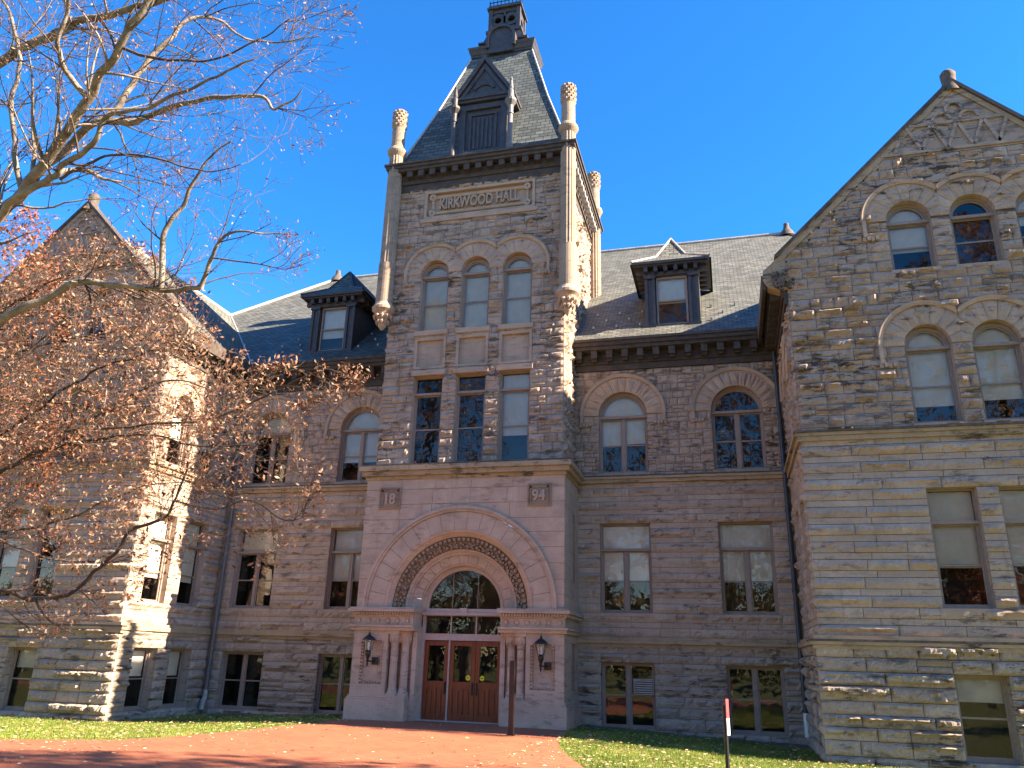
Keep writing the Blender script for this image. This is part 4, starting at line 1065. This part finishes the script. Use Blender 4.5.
def limb_tree(name, label, limbs, trunk, keep, leafmat, leafp, leafs, dens=1., side_len=1.7, gens=3, base=None, mats=('bark', 'barkd'), seed=1, group=None):
    random.seed(seed)
    root = empty(name, base, label, 'tree', group)
    bark, twig, lf = MB(), MB(), MB()
    tr_ = [Vector(p) for p in trunk[0]]; bark.tube(smooth_path(tr_, 5), [trunk[1]+(trunk[2]-trunk[1])*i/((len(tr_)-1)*5) for i in range((len(tr_)-1)*5+1)], 14)
    for pts, r0, r1, dn in limbs:
        sp = smooth_path(pts, 7); n = len(sp)
        sp = [p+Vector((noise.noise(p*1.7), noise.noise(p*1.7+Vector((9, 0, 0))), noise.noise(p*1.7+Vector((0, 9, 0)))))*min(.09, r0*1.6)+Vector((noise.noise(p*4.5), noise.noise(p*4.5+Vector((9, 0, 0))), noise.noise(p*4.5+Vector((0, 9, 0)))))*min(.035, r0*.7) for p in sp]
        r0 *= .8; r1 *= .75
        rad = [r0+(r1-r0)*i/(n-1) for i in range(n)]
        (bark if r0 > .028 else twig).tube(sp, rad, 10 if r0 > .06 else 6)
        ln = sum((sp[i+1]-sp[i]).length for i in range(n-1))
        for _ in range(int(ln*3.2*dn*dens)):
            i = random.randrange(n//6, n-1); ax = (sp[i+1]-sp[i]).normalized(); q = ax.orthogonal().normalized(); b = ax.cross(q); a = random.uniform(0, 6.28)
            nd = ax*random.uniform(.3, 1.1)+(q*cos(a)+b*sin(a))*random.uniform(.5, 1)+Vector((0, 0, .15))
            grow(bark, twig, lf, sp[i], nd, side_len*random.uniform(.45, 1.1), max(.006, rad[i]*random.uniform(.22, .45)), 1, keep, leafp, leafs, gens=gens, dens=dens)
    inv = Vector(base)
    for mb_ in (bark, twig, lf): mb_.v = [(x-inv.x, y-inv.y, z-inv.z) for x, y, z in mb_.v]
    bark.build('trunk', mats[0], root, True); twig.build('twigs', mats[1], root, True); lf.build('crown', leafmat, root)
    print(name, len(bark.f), len(twig.f), len(lf.f)); return root

def envA(p):
    q = proj(p)
    if q is None: return False
    u, v = q
    if u < 0: return u > -120
    lim = 345 if v < 100 else (345-(v-100)*.65 if v < 240 else 300)
    return u < lim and v < 300
T0 = PX(-200, 560, 11.5)
limbsA = [
 ([PX(-200, 430, 11.5), PX(-100, 330, 11.3), PX(-30, 255, 11.2), PX(20, 190, 11), PX(55, 150, 10.8), PX(90, 100, 10.5), PX(118, 45, 10.2), PX(150, 0, 10), PX(190, -60, 9.8)], .13, .04, 1.3),
 ([PX(-200, 400, 11.6), PX(-120, 230, 12), PX(-40, 90, 12), PX(40, 42, 11.8), PX(95, 18, 11.6), PX(170, 0, 11.4), PX(240, -40, 11.2)], .12, .035, 1.3),
 ([PX(-20, 235, 10.9), PX(40, 182, 10.4), PX(57, 178, 10.2), PX(63, 163, 10.1), PX(100, 140, 9.9), PX(112, 118, 9.8), PX(150, 105, 9.6), PX(185, 92, 9.4), PX(225, 72, 9.2), PX(255, 56, 9.1)], .065, .012, .9),
 ([PX(45, 165, 11), PX(95, 128, 10.9), PX(150, 112, 10.8), PX(205, 99, 10.6), PX(255, 97, 10.4), PX(273, 107, 10.3), PX(300, 86, 10.2)], .075, .010, .8),
 ([PX(60, 150, 11), PX(110, 110, 11.2), PX(150, 60, 11.4), PX(180, 30, 11.6), PX(215, 20, 11.8), PX(262, 42, 12), PX(322, 37, 12)], .07, .01, 1.1),
 ([PX(60, 178, 10.5), PX(100, 158, 10.2), PX(145, 156, 10), PX(205, 173, 9.8), PX(240, 163, 9.7)], .028, .006, .6),
 ([PX(55, 175, 10.7), PX(80, 168, 10.9), PX(105, 178, 11), PX(126, 184, 11)], .05, .02, .8),
 ([PX(-200, 480, 11.3), PX(-90, 370, 11), PX(0, 320, 10.8), PX(50, 298, 10.7), PX(80, 283, 10.6), PX(120, 285, 10.5), PX(160, 286, 10.4), PX(203, 287, 10.3)], .085, .04, 1.1),
 ([PX(160, 285, 10.4), PX(165, 235, 10.4), PX(183, 200, 10.4), PX(205, 170, 10.3), PX(232, 141, 10.2)], .055, .012, .9),
 ([PX(203, 287, 10.3), PX(214, 258, 10.2), PX(230, 233, 10.1), PX(262, 233, 10), PX(302, 236, 9.9)], .04, .006, .8),
 ([PX(214, 258, 10.2), PX(250, 262, 10.1), PX(285, 268, 10), PX(310, 262, 9.9)], .015, .004, .8),
 ([PX(20, 190, 11), PX(10, 120, 11.2), PX(20, 60, 11.4), PX(5, 0, 11.6), PX(-10, -60, 12)], .05, .02, 1.1),
 ([PX(90, 100, 10.5), PX(60, 60, 10.2), PX(70, 10, 10), PX(90, -40, 9.8)], .05, .02, 1.0),
 ([PX(118, 45, 10.2), PX(180, 62, 10), PX(240, 50, 9.9), PX(290, 20, 9.8)], .03, .008, 1.1),
]
limb_tree('bare_tree', 'pale barked tree, nearly bare against the blue sky, with thick limbs reaching from upper left', limbsA,
          ([Vector((T0.x-.3, T0.y, -.1)), Vector((T0.x-.25, T0.y, 1.5)), T0, PX(-200, 400, 11.5)], .42, .27), envA, 'leaf_tan', 3, .023,
          dens=.88, side_len=1.6, base=(T0.x-.3, T0.y, 0), mats=('bark', 'twig'), seed=5)
def envB(p):
    q = proj(p)
    if q is None: return False
    u, v = q
    if u < 0: return u > -100
    if v < 240: return False
    lim = 120+(v-240)*1.6 if v < 380 else (355 if v < 400 else (300 if v < 470 else (320 if v < 560 else 200-(v-560)*2)))
    if 210 < u and v < 365: return False
    return u < lim and v < 650
B0 = PX(-170, 620, 13)
limbsB = [
 ([PX(-170, 560, 13), PX(-80, 530, 12.6), PX(0, 473, 12.3), PX(39, 453, 12.1), PX(78, 445, 12), PX(129, 434, 11.8), PX(195, 445, 11.6), PX(250, 447, 11.4)], .05, .012, 1.4),
 ([PX(-170, 540, 13.1), PX(-60, 480, 12.8), PX(0, 438, 12.6), PX(66, 387, 12.4), PX(117, 363, 12.2), PX(160, 350, 12)], .05, .012, 1.5),
 ([PX(-170, 600, 12.8), PX(-60, 592, 12.2), PX(0, 594, 12), PX(32, 599, 11.8), PX(85, 585, 11.6), PX(124, 538, 11.4), PX(162, 517, 11.2), PX(175, 500, 11.1), PX(188, 461, 11)], .055, .02, 1.0),
 ([PX(32, 599, 11.8), PX(55, 623, 11.6), PX(75, 634, 11.5)], .025, .008, .8),
 ([PX(-170, 520, 13.2), PX(-60, 500, 13), PX(17, 463, 12.8), PX(51, 448, 12.6), PX(124, 440, 12.4)], .04, .012, 1.4),
 ([PX(66, 430, 12), PX(140, 425, 11.8), PX(209, 419, 11.6), PX(267, 397, 11.4), PX(300, 381, 11.3), PX(326, 370, 11.2), PX(350, 378, 11.1)], .028, .005, .9),
 ([PX(175, 500, 11.1), PX(215, 510, 11), PX(250, 500, 10.9), PX(285, 520, 10.8), PX(310, 515, 10.7)], .018, .005, 1.1),
 ([PX(-170, 580, 13), PX(-40, 540, 13.2), PX(60, 520, 13.4), PX(130, 490, 13.5), PX(190, 480, 13.6)], .04, .01, 1.5),
 ([PX(-170, 560, 13), PX(-30, 420, 13.4), PX(40, 340, 13.6), PX(90, 300, 13.8)], .045, .012, 1.5),
 ([PX(-60, 500, 12.8), PX(0, 540, 12.6), PX(60, 560, 12.6), PX(130, 560, 12.5)], .03, .01, 1.3),
 ([PX(60, 445, 12), PX(120, 400, 12.1), PX(180, 380, 12), PX(230, 400, 11.8)], .03, .008, 1.3),
 ([PX(-170, 500, 13.6), PX(-60, 360, 13.8), PX(20, 300, 14), PX(80, 270, 14.1), PX(130, 262, 14.2)], .04, .01, 1.5),
 ([PX(-100, 420, 14), PX(0, 360, 14.2), PX(70, 340, 14.3), PX(140, 330, 14.2), PX(185, 345, 14.1)], .035, .01, 1.5),
 ([PX(-60, 400, 13), PX(20, 400, 13), PX(100, 410, 13), PX(160, 415, 13)], .03, .01, 1.5),
]
limb_tree('oak_tree', 'dark limbed tree thick with dry tan pink leaves, in front of the left wing', limbsB,
          ([Vector((B0.x-.2, B0.y, -.1)), Vector((B0.x, B0.y, 1.5)), B0, PX(-170, 520, 13)], .3, .14), envB, 'leaf_tan', 4, .038,
          dens=1.08, side_len=1.5, base=(B0.x-.2, B0.y, 0), mats=('barkd', 'twig'), seed=8)
def envC(p):
    q = proj(p)
    if q is None: return False
    return -120 < q[0] < 52-max(0, (q[1]-420))*.1 and 215 < q[1] < 560
C0 = PX(-130, 600, 16)
limbsC = [([PX(-130, 500, 16), PX(-70, 400, 16), PX(-20, 330, 15.8), PX(30, 290, 15.6)], .08, .02, 2.4), ([PX(-130, 480, 16), PX(-90, 330, 16.2), PX(-40, 260, 16.2), PX(10, 240, 16)], .08, .02, 2.2),
          ([PX(-130, 520, 16), PX(-60, 460, 15.6), PX(0, 430, 15.4), PX(30, 470, 15.3)], .06, .02, 2.2)]
limb_tree('maple_tree', 'orange red leaved tree at the left edge, behind the tan leaved branches', limbsC,
          ([Vector((C0.x, C0.y, -.2)), Vector((C0.x, C0.y, 2)), C0, PX(-130, 480, 16)], .25, .12), envC, 'leaf_red', 5, .05,
          dens=.9, side_len=1.8, base=(C0.x, C0.y, -.1), mats=('barkd', 'barkd'), seed=11)

# trees that stand outside the picture: they show in the window glass and cast the shadows on the brick; two are added to shade the wings
def far_tree(loc, h, r, mat, seed, label, leaves=5000, ls=.22, bare=.5, low=.28):
    random.seed(seed); x0, y0 = loc; root = empty('park_tree', (x0, y0, gz(x0, y0)), label, 'tree', 'park trees across the lawn')
    b, l = MB(), MB(); b.tube([(0, 0, 0), (.1, .05, h*.3), (.05, .1, h*.6), (0, 0, h*.9)], [.4, .3, .2, .05], 8)
    for _ in range(26):
        z = random.uniform(low, .85)*h; a = random.uniform(0, 6.28); d = Vector((cos(a), sin(a), random.uniform(.3, 1.1))).normalized(); p = Vector((.05, .05, z)); L = r*random.uniform(.6, 1.1)
        pts = [p]
        for k in range(5): d = (d+Vector((random.gauss(0, .2), random.gauss(0, .2), .1))).normalized(); pts.append(pts[-1]+d*L/5)
        b.tube(pts, [.13, .1, .08, .06, .035, .015], 5)
        for _ in range(6):
            q = random.choice(pts[1:]); dd = Vector((random.gauss(0, 1), random.gauss(0, 1), random.gauss(.3, 1))).normalized(); b.tube([q, q+dd*r*.2, q+dd*r*.4+Vector((0, 0, .1))], [.035, .02, .008], 3)
    for _ in range(leaves):
        a = random.uniform(0, 6.28); t = random.random(); rr = r*sqrt(random.random())*sin(pi*min(1, .15+t*.85))**.6; z = h*(low+(1.03-low)*t)
        p = Vector((rr*cos(a), rr*sin(a), z))
        if noise.noise(p*.55+Vector((seed, 0, 0))) < bare-.5: continue
        leafquad(l, p, ls*random.uniform(.5, 1.2), None, random.random())
    b.build('trunk', 'barkd', root, True); l.build('crown', mat, root)
far_tree((27, -15.2), 21, 4.2, 'leaf_tan', 21, 'tall tan leaved tree right of the plaza', 12000, .2, .35)
far_tree((32, -1.6), 25, 4.6, 'leaf_tan', 22, 'unseen tall thin tree added to shade the right wing', 9000, .2, .38, .5)  # out of view; added, with a dense high crown, to shade the right wing front
far_tree((-25, -11), 21, 6.5, 'leaf_red', 23, 'unseen broad red tree added to keep sky light off the left wing', 9000, .3, .5)  # out of view; added to block sky light and darken the left wing front
for i, (x, y, h, r, mt, lb) in enumerate(((-30, -48, 20, 6.5, 'leaf_red', 'red crowned park tree far left across the lawn'), (-19, -46, 35, 8, 'leaf_tan', 'tall bare limbed park tree with tan leaves'), (-6, -43, 16, 5, 'leaf_red', 'low red brown park tree opposite the entrance'),
    (3, -47, 36, 8, 'leaf_tan', 'tallest tan park tree opposite the entrance'), (13, -44, 33, 7, 'leaf_tan', 'tall tan park tree behind the path'), (22, -40, 15, 5, 'leaf_red', 'low russet park tree'), (28, -44, 35, 8, 'leaf_tan', 'tall tan park tree at the right'), (-36, -46, 32, 9, 'leaf_green', 'green park tree at the far left'), (50, -46, 24, 8, 'leaf_green', 'green park tree at the far right'),
    (8, -85, 24, 11, 'leaf_green', 'broad green tree at the back of the park'), (-24, -85, 24, 11, 'leaf_green', 'second broad tree at the back of the park'), (38, -85, 24, 11, 'leaf_green', 'broad tree at the back right of the park'))):
    far_tree((x, y), h, r, mt, 31+i, lb, 10000, .32, .48)

random.seed(77); dw = MB()
for _ in range(16000):
    x = random.uniform(-150, 150); hh = 13+5*noise.noise(Vector((x*.06, 3, 0)))+3*noise.noise(Vector((x*.3, 7, 0)))
    leafquad(dw, (x, random.uniform(-112, -98), hh*random.random()**.8), random.uniform(.5, 1.3), None, random.random())
tag(dw.build('distant_wood', 'leaf_green'), 'belt of green and brown trees closing the far side of the park', 'trees', kind='stuff')

# ------------------------------------------------------------------ small things
def wall_lamp(x, label):
    z = 2.0; y = PY+.05; root = empty('wall_lamp', (x, y, z), label, 'wall lamp', 'lamps beside the entrance')
    m = MB(); m.box(.06, .26, -.03, .0, -.42, -.20); m.tube([(.16, -.03, -.31), (.1, -.16, -.33), (0, -.22, -.30), (0, -.22, -.22)], .022, 8, cap=True)
    m.lathe(0, -.22, [(.001, -.5), (.02, -.44), (.035, -.40), (.02, -.36), (.05, -.32), (.055, -.3), (.03, -.26), (.05, -.22), (.085, -.12), (.09, -.04), (.06, -.02), (.11, 0)], 12); m.build('bracket', 'black', root)
    m = MB()
    for k in range(6):
        a = pi/6+k*pi/3; m.tube([(.10*cos(a), -.22+.10*sin(a), 0), (.155*cos(a), -.22+.155*sin(a), .30)], .011, 5)
    m.lathe(0, -.22, [(.16, .30), (.175, .31), (.16, .33)], 6, a0=pi/6, a1=pi/6+2*pi); m.build('cage', 'black', root)
    m = MB(); m.lathe(0, -.22, [(.09, .005), (.145, .30)], 6, a0=pi/6, a1=pi/6+2*pi); m.build('lamp_glass', 'lampglass', root)
    m = MB(); m.lathe(0, -.22, [(.03, .0), (.03, .12), (.035, .15), (.03, .22), (.001, .25)], 8); m.build('bulb', 'white', root)
    m = MB(); m.lathe(0, -.22, [(.215, .31), (.2, .335), (.1, .42), (.05, .45), (.03, .47), (.04, .5), (.012, .54), (.001, .66)], 12); m.build('lamp_cap', 'black', root)
wall_lamp(-2.78, 'black lantern on the pier to the left of the doors'); wall_lamp(2.72, 'black lantern on the pier to the right of the doors')

m = MB(); px_, py_ = 2.53, -5.0; g0 = gz(px_, py_)
m.box(-.065, .065, -.065, .065, 0, 1.80); m.box(-.055, .055, -.055, .055, 1.80, 1.83); m.box(-.09, .09, -.09, .09, 0, .05)
po = empty('door_opener_post', (px_, py_, g0), 'slim dark brown post on the brick before the right door', 'post')
m.build('post', 'bollard', po)
m = MB(); m.box(-.045, .045, -.072, -.066, 1.0, 1.14); m.build('push_plate', 'black', po)

sx_, sy_ = 7.95, -9.6
so_ = empty('sign_post', (sx_, sy_, gz(sx_, sy_)), 'black sign post on the right lawn with a red and white board seen edge on', 'sign', rz=radians(60))
m = MB(); m.tube([(0, 0, 0), (0, 0, 1.25)], .042, 8, cap=True); m.build('post', 'black', so_)
m = MB(); m.box(-.035, .06, -.058, -.040, 1.02, 1.36); m.box(-.035, .06, -.058, -.040, .72, 1.018, mi=1); m.build('board', ['red', 'white'], so_)

ac = empty('window_air_conditioner', (5.42, .16, .92), 'white louvred air conditioner in the basement window right of the entrance', 'air conditioner')
m = MB(); m.box(-.31, .31, -.06, .3, 0, .46); m.build('casing', 'lead', ac)
m = MB(); m.box(-.28, .28, -.068, -.061, .03, .43); m.build('grille_recess', 'dark', ac)
for k in range(6): m = MB(); m.box(-.27, .27, -.085, -.069, .05+k*.066, .09+k*.066); m.build('louvre', 'lead', ac)
